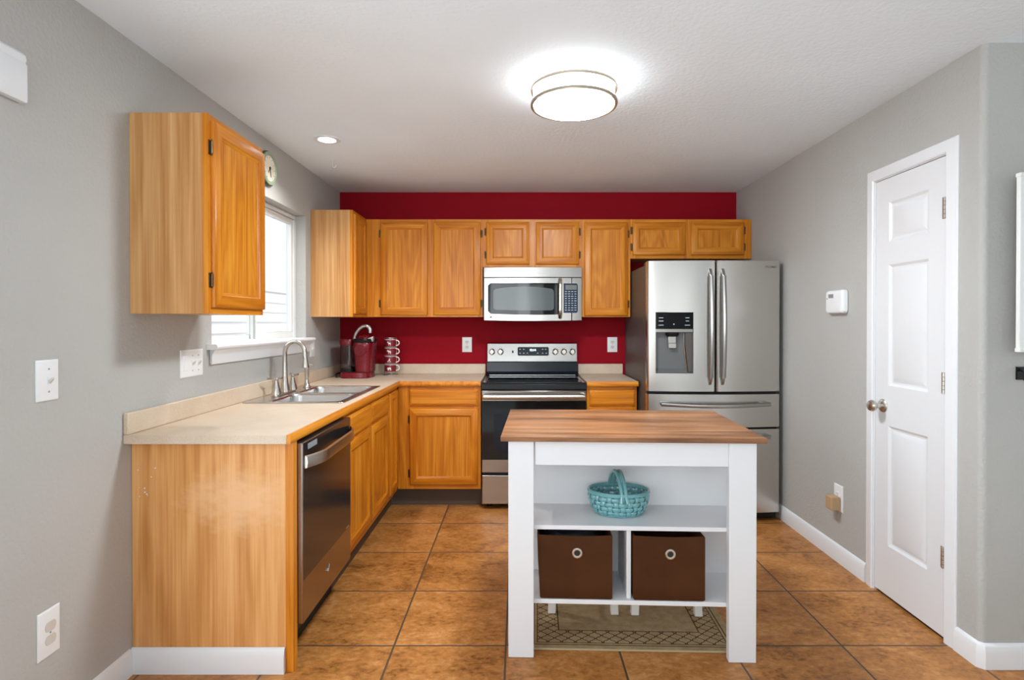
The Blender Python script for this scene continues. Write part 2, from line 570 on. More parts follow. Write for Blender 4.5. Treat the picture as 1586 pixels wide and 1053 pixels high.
def m_bin():
    m, nt, b = new_mat('brown bin fabric')
    v = mapped(nt, (1, 1, 1))
    n = noise(nt, v, 5.0, 3.0); n2 = noise(nt, v, 600.0, 1.0)
    c = ramp(nt, n, [(0.3, (0.060, 0.021, 0.007)), (0.7, (0.078, 0.029, 0.010))])
    L(nt, c, b.inputs['Base Color'])
    b.inputs['Roughness'].default_value = 0.85
    b.inputs['Specular IOR Level'].default_value = 0.12
    h = math_n(nt, 'ADD', math_n(nt, 'MULTIPLY', n, 4.0), math_n(nt, 'MULTIPLY', n2, 0.2))
    bump(nt, b, h, 0.25, 0.006)
    return m
M['bin'] = m_bin()

RUG_W, RUG_D = 0.88, 0.585
def m_rug():
    m, nt, b = new_mat('olive rug with trellis border')
    tc = N(nt, 'ShaderNodeTexCoord')
    sep = N(nt, 'ShaderNodeSeparateXYZ'); L(nt, tc.outputs['Object'], sep.inputs[0])
    x, y = sep.outputs[0], sep.outputs[1]
    dx = math_n(nt, 'MINIMUM', x, math_n(nt, 'SUBTRACT', RUG_W, x))
    dy = math_n(nt, 'MINIMUM', y, math_n(nt, 'SUBTRACT', RUG_D, y))
    d = math_n(nt, 'MINIMUM', dx, dy)
    def between(t, a, c_):
        return math_n(nt, 'MULTIPLY', math_n(nt, 'GREATER_THAN', t, a), math_n(nt, 'LESS_THAN', t, c_))
    a = math_n(nt, 'MULTIPLY', x, 2 * math.pi / 0.058)
    c = math_n(nt, 'MULTIPLY', y, 2 * math.pi / 0.050)
    s = math_n(nt, 'ADD', math_n(nt, 'COSINE', a), math_n(nt, 'COSINE', c))
    s = math_n(nt, 'ADD', s, math_n(nt, 'MULTIPLY', math_n(nt, 'COSINE', math_n(nt, 'MULTIPLY', a, 3.0)), 0.22))
    lat = math_n(nt, 'LESS_THAN', math_n(nt, 'ABSOLUTE', s), 0.30)
    lat = math_n(nt, 'MULTIPLY', lat, between(d, 0.045, 0.135))
    lines = math_n(nt, 'MAXIMUM', between(d, 0.026, 0.031), math_n(nt, 'MAXIMUM', between(d, 0.041, 0.045), between(d, 0.134, 0.139)))
    f = math_n(nt, 'MAXIMUM', lat, lines)
    v = mapped(nt, (1, 1, 1))
    n = noise(nt, v, 30.0, 4.0); n2 = noise(nt, mapped(nt, (1, 2.4, 1)), 330.0, 1.0)
    base = ramp(nt, math_n(nt, 'ADD', math_n(nt, 'MULTIPLY', n, 0.5), math_n(nt, 'MULTIPLY', n2, 0.5)),
                [(0.35, (0.29, 0.215, 0.115)), (0.65, (0.45, 0.355, 0.215))])
    mx = N(nt, 'ShaderNodeMix', data_type='RGBA')
    L(nt, f, mx.inputs[0]); L(nt, base, mx.inputs[6]); mx.inputs[7].default_value = (0.085, 0.040, 0.014, 1)
    L(nt, mx.outputs[2], b.inputs['Base Color'])
    b.inputs['Roughness'].default_value = 0.95
    b.inputs['Specular IOR Level'].default_value = 0.1
    bump(nt, b, n2, 0.5, 0.003)
    return m
M['rug'] = m_rug()
M['rug_edge'] = plain('rug edge binding', (0.42, 0.33, 0.19), 0.9)

# ------------------------------------------------------------------ the room
LX, RX, BY, H = -1.50, 1.806, 4.615, 2.44
REAR, FAR = -3.6, 4.2
CY = 2.156          # the short wall that turns right

struct('floor', MB().box(LX - 0.15, FAR + 0.15, REAR - 0.15, BY + 0.15, -0.10, 0.0), M['tile'], smooth=False)
struct('floor_bounce', MB().box(LX, FAR, REAR, 1.2, 0.0, 0.012), plain('pale bounce floor', (0.72, 0.71, 0.69), 0.95), smooth=False)  # added pale floor out of view, bounces light onto the ceiling
struct('ceiling', MB().box(LX - 0.15, FAR + 0.15, REAR - 0.15, BY + 0.15, H, H + 0.10), M['ceiling'], smooth=False)
struct('wall_back', MB().box(LX - 0.15, RX + 0.15, BY, BY + 0.12, 0, H), M['red'], smooth=False)

WY0, WY1, WZ0, WZ1 = 2.69, 3.875, 1.225, 2.10        # kitchen window opening
ys = [REAR - 0.15, -0.5, 1.4, WY0, WY1, BY]
zs = [0.0, WZ0, 2.0, WZ1, H]
def keep_left(i, j):
    if i == 1 and j in (0, 1): return False
    if i == 3 and j in (1, 2): return False
    return True
struct('wall_left', MB().cells(ys, zs, keep_left, lambda u, v, a: (a, u, v), LX - 0.13, LX), M['wall'], smooth=False)

DY0, DY1, DZ = 2.334, 2.806, 2.066                    # pantry door opening
struct('wall_right', MB().cells([2.18, DY0, DY1, BY], [0, DZ, H], lambda i, j: not (i == 1 and j == 0),
       lambda u, v, a: (a, u, v), RX, RX + 0.06).box(RX + 0.06, RX + 0.12, 2.18, BY, 0, H), M['wall'], smooth=False)
arc = [(RX + 0.024 - 0.024 * math.cos(t), CY + 0.024 - 0.024 * math.sin(t)) for t in [k * math.pi / 2 / 8 for k in range(9)]]
struct('wall_corner', MB().prism(arc + [(FAR, CY), (FAR, CY + 0.12), (RX + 0.12, CY + 0.12), (RX + 0.12, 2.18), (RX, 2.18)], 0, H), M['wall'])
struct('wall_rear', MB().cells([LX - 0.13, -0.6, 0.9, 1.6, 2.7, FAR + 0.13], [0, 0.5, 2.2, H], lambda i, j: not (i in (1, 3) and j == 1),
       lambda u, v, a: (u, a, v), REAR - 0.12, REAR), M['wall'], smooth=False)
struct('wall_far_right', MB().cells([REAR, -0.45, 1.05, CY + 0.12], [0, 0.85, 2.15, H], lambda i, j: not (i == 1 and j == 1),
       lambda u, v, a: (a, u, v), FAR, FAR + 0.12), M['wall'], smooth=False)

BB = [(0.0, 0.0), (0.014, 0.0), (0.014, 0.070), (0.011, 0.078), (0.010, 0.084), (0.006, 0.094), (0.0, 0.098)]
struct('baseboard_left', MB().sweep([(LX, 1.42), (LX, 2.116)], BB, -1), M['trim'])
struct('baseboard_cabinet', MB().sweep([(LX + 0.001, 2.128), (-0.907, 2.128)], BB, -1), M['trim'])
struct('baseboard_right', MB().sweep([(RX, 4.60), (RX, 2.870)], BB, -1), M['trim'])
struct('baseboard_corner', MB().sweep([(RX, 2.276), (RX, 2.1695), (RX + 0.0135, CY), (FAR, CY)], BB, -1), M['trim'])

# pantry door: slab with three moulded panels
dm = face_right(1.803)
slab = MB(dm)
S0, S1, Z0, Z1 = 2.340, 2.800, 0.014, 2.058
DEP = 0.0
pan = [(0.258, 0.848), (1.044, 1.635), (1.747, 1.941)]
P0, P1 = 2.440, 2.702
slab_u = [S0, P0, P1, S1]
slab_z = [Z0] + [z for p in pan for z in p] + [Z1]
for i in range(3):
    for j in range(len(slab_z) - 1):
        if i == 1 and j % 2 == 1:
            rect_rings(slab, slab_u[i], slab_u[i + 1], slab_z[j], slab_z[j + 1],
                       [(0, 0), (0.012, -0.008), (0.020, -0.009), (0.044, -0.001)], back=False)
        else:
            q = [slab.pt(u, 0, z) for u, z in ((slab_u[i], slab_z[j]), (slab_u[i + 1], slab_z[j]), (slab_u[i + 1], slab_z[j + 1]), (slab_u[i], slab_z[j + 1]))]
            slab.face(q)
for a, c in (((S0, Z0), (S1, Z0)), ((S1, Z0), (S1, Z1)), ((S1, Z1), (S0, Z1)), ((S0, Z1), (S0, Z0))):
    slab.face([slab.pt(a[0], 0, a[1]), slab.pt(c[0], 0, c[1]), slab.pt(c[0], -0.035, c[1]), slab.pt(a[0], -0.035, a[1])])
slab.face([slab.pt(u, -0.035, z) for u, z in ((S0, Z0), (S0, Z1), (S1, Z1), (S1, Z0))])
door = struct('door_1', slab, M['door_white'], angle=25)
cas = [(0.0, 0.0), (0.0, 0.011), (0.006, 0.015), (0.040, 0.012), (0.054, 0.009), (0.058, 0.004), (0.058, 0.0)]
fr = MB()
def casing_ring(y, z, ey, ez):
    return [(RX - t, y + ey * o, z + ez * o) for o, t in cas]
fr.loft([casing_ring(DY0 - 0.002, 0, -1, 0), casing_ring(DY0 - 0.002, DZ, -1, 1), casing_ring(DY1 + 0.002, DZ, 1, 1), casing_ring(DY1 + 0.002, 0, 1, 0)])
fr.box(RX - 0.004, RX + 0.058, DY0 - 0.002, DY0 + 0.004, 0, DZ).box(RX - 0.004, RX + 0.058, DY1 - 0.004, DY1 + 0.002, 0, DZ)
fr.box(RX - 0.004, RX + 0.058, DY0, DY1, DZ - 0.004, DZ + 0.002)
build('door_casing', fr, M['trim'], door)
for z in (0.354, 1.095, 1.839):
    hb = MB(dm)
    hb.box(2.333, 2.358, 0.0, 0.0025, z - 0.045, z + 0.045)
    for k in range(5):
        hb.lathe([(0.006, z - 0.045 + k * 0.018 + 0.001), (0.006, z - 0.045 + k * 0.018 + 0.017)], (2.340, 0.007, 0), 10)
    build('hinge', hb, M['nickel'], door)
kn = MB(dm)
kn.lathe([(0.033, 0.0), (0.033, 0.004), (0.027, 0.010), (0.012, 0.013), (0.011, 0.034), (0.017, 0.038), (0.026, 0.048), (0.0285, 0.058), (0.024, 0.068), (0.010, 0.073)], (2.739, 0, 0.941), 24, 'y')
build('door_knob', kn, M['nickel'], door)

# patio door beside the camera: frame and one sliding leaf around the daylight
pf = MB()
for y0, y1, z0, z1 in ((-0.5, -0.45, 0.0, 2.0), (1.35, 1.4, 0.0, 2.0), (-0.45, 1.35, 1.95, 2.0), (-0.45, 1.35, 0.0, 0.04), (0.42, 0.48, 0.04, 1.95)):
    pf.box(LX - 0.085, LX - 0.035, y0, y1, z0, z1)
struct('door_2', pf, M['vinyl'], bevel=0.003)

# kitchen window
wf = MB()
XF0, XF1 = LX - 0.125, LX - 0.070
t = 0.032
wf.box(XF0, XF1, WY0, WY1, WZ0, WZ0 + t).box(XF0, XF1, WY0, WY1, WZ1 - t, WZ1)
wf.box(XF0, XF1, WY0, WY0 + t, WZ0 + t, WZ1 - t).box(XF0, XF1, WY1 - t, WY1, WZ0 + t, WZ1 - t)
win = struct('window_1', wf, M['vinyl'], bevel=0.003)
def sash(name, y0, y1, x0, x1, t):
    s = MB()
    z0, z1 = WZ0 + 0.028, WZ1 - 0.028
    s.box(x0, x1, y0, y1, z0, z0 + t).box(x0, x1, y0, y1, z1 - t, z1).box(x0, x1, y0, y0 + t, z0 + t, z1 - t).box(x0, x1, y1 - t, y1, z0 + t, z1 - t)
    o = build(name, s, M['vinyl'], win, bevel=0.003)
    g = MB().box((x0 + x1) / 2 - 0.002, (x0 + x1) / 2 + 0.002, y0 + t, y1 - t, z0 + t, z1 - t)
    build('glass_pane', g, M['window_glass'], o)
sash('fixed_sash', WY0 + 0.028, 3.30, XF0 + 0.004, XF0 + 0.024, 0.026)
sash('sliding_sash', 3.27, WY1 - 0.028, XF0 + 0.028, XF0 + 0.050, 0.040)
build('meeting_rail', MB().box(XF1 - 0.004, XF1 + 0.004, 3.262, 3.272, WZ0 + 0.03, WZ1 - 0.03), M['vinyl_grey'], win)
sill = MB()
prof = [(LX - 0.07, 1.222), (LX + 0.045, 1.222), (LX + 0.052, 1.228), (LX + 0.054, 1.236), (LX + 0.050, 1.245), (LX + 0.044, 1.248), (LX - 0.07, 1.248)]
sill.prism([(LX - 0.07, 1.224), (LX + 0.001, 1.224), (LX + 0.001, 1.248), (LX - 0.07, 1.248)], WY0, WY1, 'y')
sill.prism([(LX + 0.001, 1.222), (LX + 0.045, 1.222), (LX + 0.052, 1.228), (LX + 0.054, 1.236), (LX + 0.050, 1.245), (LX + 0.044, 1.248), (LX + 0.001, 1.248)], WY0 - 0.045, WY1 + 0.045, 'y')
build('window_sill', sill, M['trim'], win)
ap = MB()
a_prof = [(0.001, 1.150), (0.013, 1.150), (0.017, 1.158), (0.017, 1.190), (0.024, 1.204), (0.036, 1.214), (0.040, 1.222), (0.001, 1.222)]
rings = []
for yy, sgn in ((WY0 - 0.03, -1), (WY1 + 0.03, 1)):
    rings.append([(LX + o, yy + sgn * (o - 0.02) * 0.6, z) for o, z in a_prof])
ap.loft(rings)
build('window_apron', ap, M['trim'], win)

# neighbouring house seen through the window
nb = thing('neighbouring_house', 'white sided house wall seen outside through the kitchen window', 'house', (-3.3, 7.0, -0.3))
sd = MB()
for k in range(16):
    z = -0.3 + k * 0.128
    sd.prism([(-3.3, z), (-3.266, z), (-3.294, z + 0.128), (-3.3, z + 0.128)], 3.4, 13.0, 'y')
build('lap_siding', sd, M['siding'], nb)
build('upper_wall', MB().box(-3.42, -3.30, 3.4, 13.0, 1.75, 4.2), M['siding'], nb)
build('panel_joint', MB().box(-3.30, -3.292, 7.9, 7.925, 1.76, 3.6).box(-3.30, -3.285, 3.4, 13.0, 1.748, 1.766), M['siding_line'], nb)
build('soffit', MB().box(-3.30, -2.55, 3.4, 13.0, 3.6, 3.68), M['siding'], nb)

# ------------------------------------------------------------------ cabinet builders
DOOR_STEPS = [(0, 0), (0, 0.012), (0.002, 0.016), (0.007, 0.019), (0.048, 0.019), (0.051, 0.014), (0.056, 0.012), (0.060, 0.0075)]

def cab_door(root, m, u0, u1, z0, z1, hmat, hinge=None, hz=(0.09, 0.09), name='door', panel=True):
    mb = MB(m)
    rect_rings(mb, u0, u1, z0, z1, DOOR_STEPS, cap=False, hmat=1)
    o = build(name, mb, [M['oak_z'], hmat], root, angle=50)
    pm = MB(m)
    i = 0.060
    q = [pm.pt(u, wv, z) for wv in (0.0, 0.0078) for u, z in ((u0 + i, z0 + i), (u1 - i, z0 + i), (u1 - i, z1 - i), (u0 + i, z1 - i))]
    for f in ((3, 2, 1, 0), (4, 5, 6, 7), (0, 1, 5, 4), (1, 2, 6, 5), (2, 3, 7, 6), (3, 0, 4, 7)):
        pm.face([q[k] for k in f])
    build('door_panel', pm, M['oak_panel'], o)
    if hinge:
        e = u0 if hinge == 'lo' else u1
        s = -1 if hinge == 'lo' else 1
        for z in (z0 + hz[0], z1 - hz[1]):
            hb = MB(m)
            a, b_ = sorted((e + s * 0.004, e + s * 0.016))
            hb.box(a, b_, 0.0, 0.003, z - 0.028, z + 0.028)
            hb.lathe([(0.0045, z - 0.024), (0.0045, z + 0.024)], (e + s * 0.0055, 0.0065, 0), 8)
            hb.lathe([(0.0022, z - 0.031), (0.0022, z + 0.031)], (e + s * 0.0055, 0.0065, 0), 6)
            build('hinge', hb, M['bronze'], o)
    return o

def drawer_front(root, m, u0, u1, z0, z1, hmat, name='drawer'):
    mb = MB(m)
    rect_rings(mb, u0, u1, z0, z1, [(0, 0), (0, 0.009), (0.003, 0.013), (0.010, 0.015), (0.013, 0.019)], hmat=0)
    return build(name, mb, hmat, root, angle=25)

def face_frame(root, m, u0, u1, z0, z1, stiles, rails, hmat, depth=0.019, name='face_frame'):
    """stiles/rails: (a, b) spans; w from -depth to 0"""
    mb = MB(m)
    for a, b_ in stiles: mb.box(a, b_, -depth, 0.0, z0, z1, 0)
    for a, b_ in rails:
        xs = sorted(stiles)
        for (p, q), (r_, s_) in zip(xs, xs[1:]):
            if r_ - q > 0.01: mb.box(q, r_, -depth, 0.0, a, b_, 1)
    return build(name, mb, [M['oak_z'], hmat], root)

def carcass(root, m, u0, u1, z0, z1, w0, w1, mat, top=True, t=0.014, name='carcass'):
    """five sided box behind the face frame (w negative is inwards)"""
    mb = MB(m)
    mb.box(u0, u0 + t, w0, w1, z0, z1).box(u1 - t, u1, w0, w1, z0, z1).box(u0 + t, u1 - t, w0, w0 + t, z0, z1)
    mb.box(u0 + t, u1 - t, w0 + t, w1, z0, z0 + t)
    if top: mb.box(u0 + t, u1 - t, w0 + t, w1, z1 - t, z1)
    return build(name, mb, mat, root)

# upper cabinets --------------------------------------------------------
UX = -1.20                      # face of the uppers on the left wall
UYF = 4.31                      # face of the uppers on the red wall
G_UP = 'oak wall cabinets'
r = thing('wall_cabinet', 'large oak wall cabinet nearest the camera on the left grey wall, one door', 'cabinet', (LX, 2.126, 1.387), group=G_UP)
m = face_left(UX)
carcass(r, m, 2.126, 2.583, 1.387, 2.158, -0.299, -0.019, M['veneer'])
face_frame(r, m, 2.126, 2.583, 1.387, 2.158, [(2.126, 2.164), (2.545, 2.583)], [(1.387, 1.425), (2.120, 2.158)], M['oak_y'])
cab_door(r, m, 2.150, 2.572, 1.412, 2.135, M['oak_y'], 'lo', (0.105, 0.105))

r = thing('wall_cabinet', 'oak wall cabinet in the far left corner beyond the window, pale side towards camera', 'cabinet', (LX, 3.97, 1.395), group=G_UP)
carcass(r, m, 3.97, 4.612, 1.395, 2.162, -0.299, -0.019, M['veneer'])
face_frame(r, m, 3.97, 4.306, 1.395, 2.162, [(3.97, 4.005), (4.268, 4.306)], [(1.395, 1.433), (2.124, 2.162)], M['oak_y'])
cab_door(r, m, 3.990, 4.272, 1.418, 2.138, M['oak_y'])

mb_ = face_back(UYF)
BD = -0.303
r = thing('wall_cabinet', 'wide two door oak wall cabinet above the coffee maker on the red wall', 'cabinet', (-0.74, BY, 1.40), group=G_UP)
carcass(r, mb_, -1.198, -0.288, 1.398, 2.157, BD, -0.019, M['veneer'])
face_frame(r, mb_, -1.198, -0.288, 1.398, 2.157, [(-1.198, -1.062), (-0.734, -0.652), (-0.324, -0.288)], [(1.398, 1.437), (2.118, 2.157)], M['oak_x'])
cab_door(r, mb_, -1.081, -0.716, 1.412, 2.135, M['oak_x'], 'lo')
cab_door(r, mb_, -0.671, -0.305, 1.412, 2.135, M['oak_x'], 'hi')

r = thing('wall_cabinet', 'short two door oak wall cabinet directly above the microwave', 'cabinet', (0.1, BY, 1.79), group=G_UP)
carcass(r, mb_, -0.287, 0.483, 1.785, 2.157, BD, -0.019, M['veneer'])
face_frame(r, mb_, -0.287, 0.483, 1.785, 2.157, [(-0.287, -0.242), (0.058, 0.142), (0.442, 0.483)], [(1.785, 1.823), (2.118, 2.157)], M['oak_x'])
cab_door(r, mb_, -0.260, 0.075, 1.806, 2.135, M['oak_x'], 'lo', (0.075, 0.075))
cab_door(r, mb_, 0.125, 0.460, 1.806, 2.135, M['oak_x'], 'hi', (0.075, 0.075))

r = thing('wall_cabinet', 'tall single door oak wall cabinet between microwave and refrigerator', 'cabinet', (0.67, BY, 1.40), group=G_UP)
carcass(r, mb_, 0.484, 0.861, 1.398, 2.157, BD, -0.019, M['veneer'])
face_frame(r, mb_, 0.484, 0.861, 1.398, 2.157, [(0.484, 0.524), (0.821, 0.861)], [(1.398, 1.437), (2.118, 2.157)], M['oak_x'])
cab_door(r, mb_, 0.503, 0.839, 1.408, 2.132, M['oak_x'], 'hi')

r = thing('wall_cabinet', 'low two door oak wall cabinet above the refrigerator', 'cabinet', (1.33, BY, 1.85), group=G_UP)
carcass(r, mb_, 0.862, 1.803, 1.852, 2.157, BD, -0.019, M['veneer'])
face_frame(r, mb_, 0.862, 1.803, 1.852, 2.157, [(0.862, 0.898), (1.268, 1.350), (1.722, 1.803)], [(1.852, 1.897), (2.118, 2.157)], M['oak_x'])
cab_door(r, mb_, 0.879, 1.286, 1.879, 2.132, M['oak_x'], 'lo', (0.062, 0.062))
cab_door(r, mb_, 1.331, 1.742, 1.879, 2.132, M['oak_x'], 'hi', (0.062, 0.062))

# base cabinets -----------------------------------------------------------
CT, CB = 0.927, 0.892            # counter top and underside
BX = -0.890                      # face of the left run
BYF = 4.025                      # face of the back run
G_LO = 'oak base cabinets'
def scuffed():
    m = oak('scuffed brightened oak veneer', 'z', (0.54, 0.225, 0.055), (0.68, 0.325, 0.105), (0.80, 0.43, 0.17), figure=7, rough=0.45, coat=0.1)  # base tones brightened in place of missing light; the scuff is wear
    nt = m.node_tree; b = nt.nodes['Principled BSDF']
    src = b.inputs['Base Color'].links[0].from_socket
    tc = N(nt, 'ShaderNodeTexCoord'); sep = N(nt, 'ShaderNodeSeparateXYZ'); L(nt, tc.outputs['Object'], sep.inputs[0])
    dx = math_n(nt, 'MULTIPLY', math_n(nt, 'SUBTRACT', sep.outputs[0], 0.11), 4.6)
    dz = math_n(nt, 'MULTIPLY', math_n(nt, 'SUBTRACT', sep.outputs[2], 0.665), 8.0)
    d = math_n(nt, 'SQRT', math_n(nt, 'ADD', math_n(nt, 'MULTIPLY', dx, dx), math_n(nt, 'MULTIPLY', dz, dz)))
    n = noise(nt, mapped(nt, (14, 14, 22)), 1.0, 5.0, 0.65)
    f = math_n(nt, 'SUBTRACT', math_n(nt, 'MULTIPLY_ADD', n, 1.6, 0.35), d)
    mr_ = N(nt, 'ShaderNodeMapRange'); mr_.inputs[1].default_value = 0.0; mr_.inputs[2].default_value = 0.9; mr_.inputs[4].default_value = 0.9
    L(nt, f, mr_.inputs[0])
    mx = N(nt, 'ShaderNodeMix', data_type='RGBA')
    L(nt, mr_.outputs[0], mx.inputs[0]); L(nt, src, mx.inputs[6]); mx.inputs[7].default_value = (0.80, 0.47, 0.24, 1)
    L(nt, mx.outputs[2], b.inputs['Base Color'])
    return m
r = thing('cabinet_end_panel', 'oak veneer end panel with scuffs closing the counter beside the dishwasher', 'panel', (-1.19, 2.14, 0))
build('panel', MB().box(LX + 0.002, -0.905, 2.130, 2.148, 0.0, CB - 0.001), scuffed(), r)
build('edge_stile', MB().box(-0.905, -0.873, 2.128, 2.163, 0.0, CB - 0.001), M['oak_z'], r, bevel=0.002)
random.seed(21)
for k in range(9):
    x, z = -1.487 + random.random() * 0.08, 0.68 + random.random() * 0.15
    s = 0.0012 + random.random() * 0.0022
    sc = MB().prism([(x - s, z - s * .6), (x + s * .3, z - s), (x + s, z + s * .2), (x + s * .1, z + s), (x - s * .8, z + s * .5)], 2.1294, 2.1302, 'y')
    build('paint_chip', sc, M['trim'], r)

m = face_left(BX)
r = thing('base_cabinet', 'oak sink base cabinet with two doors under the sink, beside the dishwasher', 'cabinet', (-1.19, 3.24, 0), group=G_LO)
carcass(r, m, 2.785, 3.700, 0.14, CB - 0.001, -0.600, -0.019, M['veneer'], top=False)
face_frame(r, m, 2.785, 3.700, 0.14, CB - 0.001, [(2.785, 2.84), (3.232, 3.288), (3.67, 3.700)], [(0.14, 0.198), (0.720, 0.770), (0.850, CB - 0.001)], M['oak_y'])
cab_door(r, m, 2.808, 3.250, 0.178, 0.736, M['oak_y'])
cab_door(r, m, 3.272, 3.690, 0.178, 0.736, M['oak_y'])
drawer_front(r, m, 2.808, 3.250, 0.752, 0.872, M['oak_y'], 'false_drawer_front')
drawer_front(r, m, 3.272, 3.690, 0.752, 0.872, M['oak_y'], 'false_drawer_front')
build('toe_kick', MB().box(-0.965, -0.955, 2.785, 3.70, 0.0, 0.14), M['toe'], r)

r = thing('base_cabinet', 'narrow oak base cabinet door in the inner corner of the counter', 'cabinet', (-1.19, 4.15, 0), group=G_LO)
carcass(r, m, 3.702, 4.004, 0.14, CB - 0.001, -0.600, -0.019, M['veneer'], top=False)
face_frame(r, m, 3.702, 4.005, 0.14, CB - 0.001, [(3.702, 3.745), (3.945, 4.004)], [(0.14, 0.198), (0.850, CB - 0.001)], M['oak_y'])
cab_door(r, m, 3.730, 3.960, 0.178, 0.872, M['oak_y'])
build('toe_kick', MB().box(-0.965, -0.955, 3.702, 4.004, 0.0, 0.14), M['toe'], r)

mk = face_back(BYF)
r = thing('base_cabinet', 'oak base cabinet with one drawer and one door left of the oven', 'cabinet', (-0.58, 4.3, 0), group=G_LO)
carcass(r, mk, -0.886, -0.284, 0.14, CB - 0.001, -0.585, -0.019, M['veneer'], top=False)
face_frame(r, mk, -0.888, -0.284, 0.14, CB - 0.001, [(-0.888, -0.775), (-0.33, -0.284)], [(0.14, 0.192), (0.715, 0.768), (0.845, CB - 0.001)], M['oak_x'])
cab_door(r, mk, -0.799, -0.305, 0.174, 0.728, M['oak_x'], 'lo', (0.08, 0.08))
drawer_front(r, mk, -0.799, -0.305, 0.750, 0.862, M['oak_x'])
build('toe_kick', MB().box(-0.965, -0.284, 4.100, 4.110, 0.0, 0.14).box(-0.965, -0.955, 4.0065, 4.100, 0.0, 0.14), M['toe'], r)

r = thing('base_cabinet', 'narrow oak base cabinet with one drawer between oven and refrigerator', 'cabinet', (0.67, 4.3, 0), group=G_LO)
carcass(r, mk, 0.488, 0.852, 0.14, CB - 0.001, -0.585, -0.019, M['veneer'], top=False)
face_frame(r, mk, 0.488, 0.852, 0.14, CB - 0.001, [(0.488, 0.525), (0.82, 0.852)], [(0.14, 0.192), (0.715, 0.768), (0.845, CB - 0.001)], M['oak_x'])
cab_door(r, mk, 0.508, 0.838, 0.174, 0.728, M['oak_x'], 'lo')
drawer_front(r, mk, 0.508, 0.838, 0.750, 0.862, M['oak_x'])
build('toe_kick', MB().box(0.488, 0.852, 4.100, 4.110, 0.0, 0.14), M['toe'], r)

# countertops -------------------------------------------------------------
CX = -0.866                      # front of the left laminate (behind the wood edge)
CYF = 4.004
r = thing('countertop', 'L shaped beige laminate countertop with oak edge holding the sink', 'countertop', (-1.2, 3.3, CB))
HX0, HX1, HY0, HY1 = -1.352, -0.952, 2.928, 3.662
xs = [LX + 0.001, HX0, HX1, CX - 0.016, -0.284]
ys = [2.085, HY0, HY1, CYF + 0.016, BY - 0.001]
def keep_c(i, j):
    if i == 1 and j == 1: return False
    if i == 3 and j < 3: return False
    return True
build('laminate_top', MB().cells(xs, ys, keep_c, lambda u, v, a: (u, v, a), CB, CT), M['counter'], r, bevel=0.002)
e = MB()
wp = [(0.0, CB), (0.014, CB + 0.001), (0.016, CB + 0.004), (0.016, CB + 0.022), (0.009, CT), (0.0, CT)]
e.sweep([(CX - 0.016, 2.086), (CX - 0.016, CYF + 0.016), (-0.284, CYF + 0.016)], wp, -1)
build('wood_edge', e, M['oak_y'], r)
bs = MB()
bs.box(LX + 0.001, LX + 0.021, 2.085, BY - 0.001, CT, CT + 0.083)
bs.box(LX + 0.021, -0.284, BY - 0.021, BY - 0.001, CT, CT + 0.083)
build('backsplash', bs, M['counter'], r, bevel=0.004)

r = thing('countertop', 'short beige laminate countertop with oak edge between oven and refrigerator', 'countertop', (0.67, 4.3, CB))
build('laminate_top', MB().box(0.486, 0.858, CYF, BY - 0.001, CB, CT), M['counter'], r, bevel=0.002)
e = MB(); e.sweep([(0.486, CYF), (0.858, CYF)], wp, -1)
build('wood_edge', e, M['oak_x'], r)
build('backsplash', MB().box(0.486, 0.858, BY - 0.021, BY - 0.001, CT, CT + 0.083), M['counter'], r, bevel=0.004)

# ------------------------------------------------------------------ sink and faucet
r = thing('kitchen_sink', 'double bowl stainless steel drop in sink under the window', 'sink', (-1.2, 3.29, CT))
SX0, SX1, SY0, SY1 = -1.462, -0.928, 2.905, 3.682
bowls = [(-1.338, -0.966, 2.945, 3.268), (-1.338, -0.966, 3.312, 3.645)]
def rrect(x0, x1, y0, y1, z, rad, n=5):
    out = []
    for cx, cy, a0 in ((x1 - rad, y1 - rad, 0), (x0 + rad, y1 - rad, 90), (x0 + rad, y0 + rad, 180), (x1 - rad, y0 + rad, 270)):
        for k in range(n + 1):
            a = math.radians(a0 + 90 * k / n)
            out.append((cx + rad * math.cos(a), cy + rad * math.sin(a), z))
    return out
rim = MB()
rxs = [SX0, bowls[0][0], bowls[0][1], SX1]
rys = [SY0, bowls[0][2], bowls[0][3], bowls[1][2], bowls[1][3], SY1]
rim.cells(rxs, rys, lambda i, j: not (i == 1 and j in (1, 3)), lambda u, v, a: (u, v, a), CT + 0.0005, CT + 0.0055)
build('rim', rim, M['steel_y'], r, bevel=0.003, seg=3)
for bx0, bx1, by0, by1 in bowls:
    b = MB()
    R = []
    for ins, z, rad in ((0.0, CT + 0.004, 0.05), (0.004, CT - 0.006, 0.05), (0.010, CT - 0.150, 0.05), (0.022, CT - 0.172, 0.06), (0.05, CT - 0.180, 0.06)):
        R.append(rrect(bx0 - 0.0005 + ins, bx1 + 0.0005 - ins, by0 - 0.0005 + ins, by1 + 0.0005 - ins, z, rad))
    b.loft(R, cap0=False, cap1=True)
    # corner webs so the round bowl meets the rectangular rim opening
    for cx, cy, sx, sy in ((bx1, by1, 1, 1), (bx0, by1, -1, 1), (bx0, by0, -1, -1), (bx1, by0, 1, -1)):
        fan = [(cx + 0.001 * sx, cy + 0.001 * sy, CT + 0.004)]
        for k in range(6):
            a = math.radians(90 * k / 5)
            fan.append((cx - sx * 0.05 + sx * 0.05 * math.cos(a), cy - sy * 0.05 + sy * 0.05 * math.sin(a), CT + 0.004))
        b.face([b.pt(*p) for p in fan])
    o = build('bowl', b, M['steel_y'], r, recalc=True)
    d = MB().lathe([(0.042, CT - 0.1795), (0.042, CT - 0.1765), (0.030, CT - 0.1775), (0.010, CT - 0.1785)], ((bx0 + bx1) / 2, (by0 + by1) / 2, 0), 20)
    build('drain', d, M['chrome'], o)

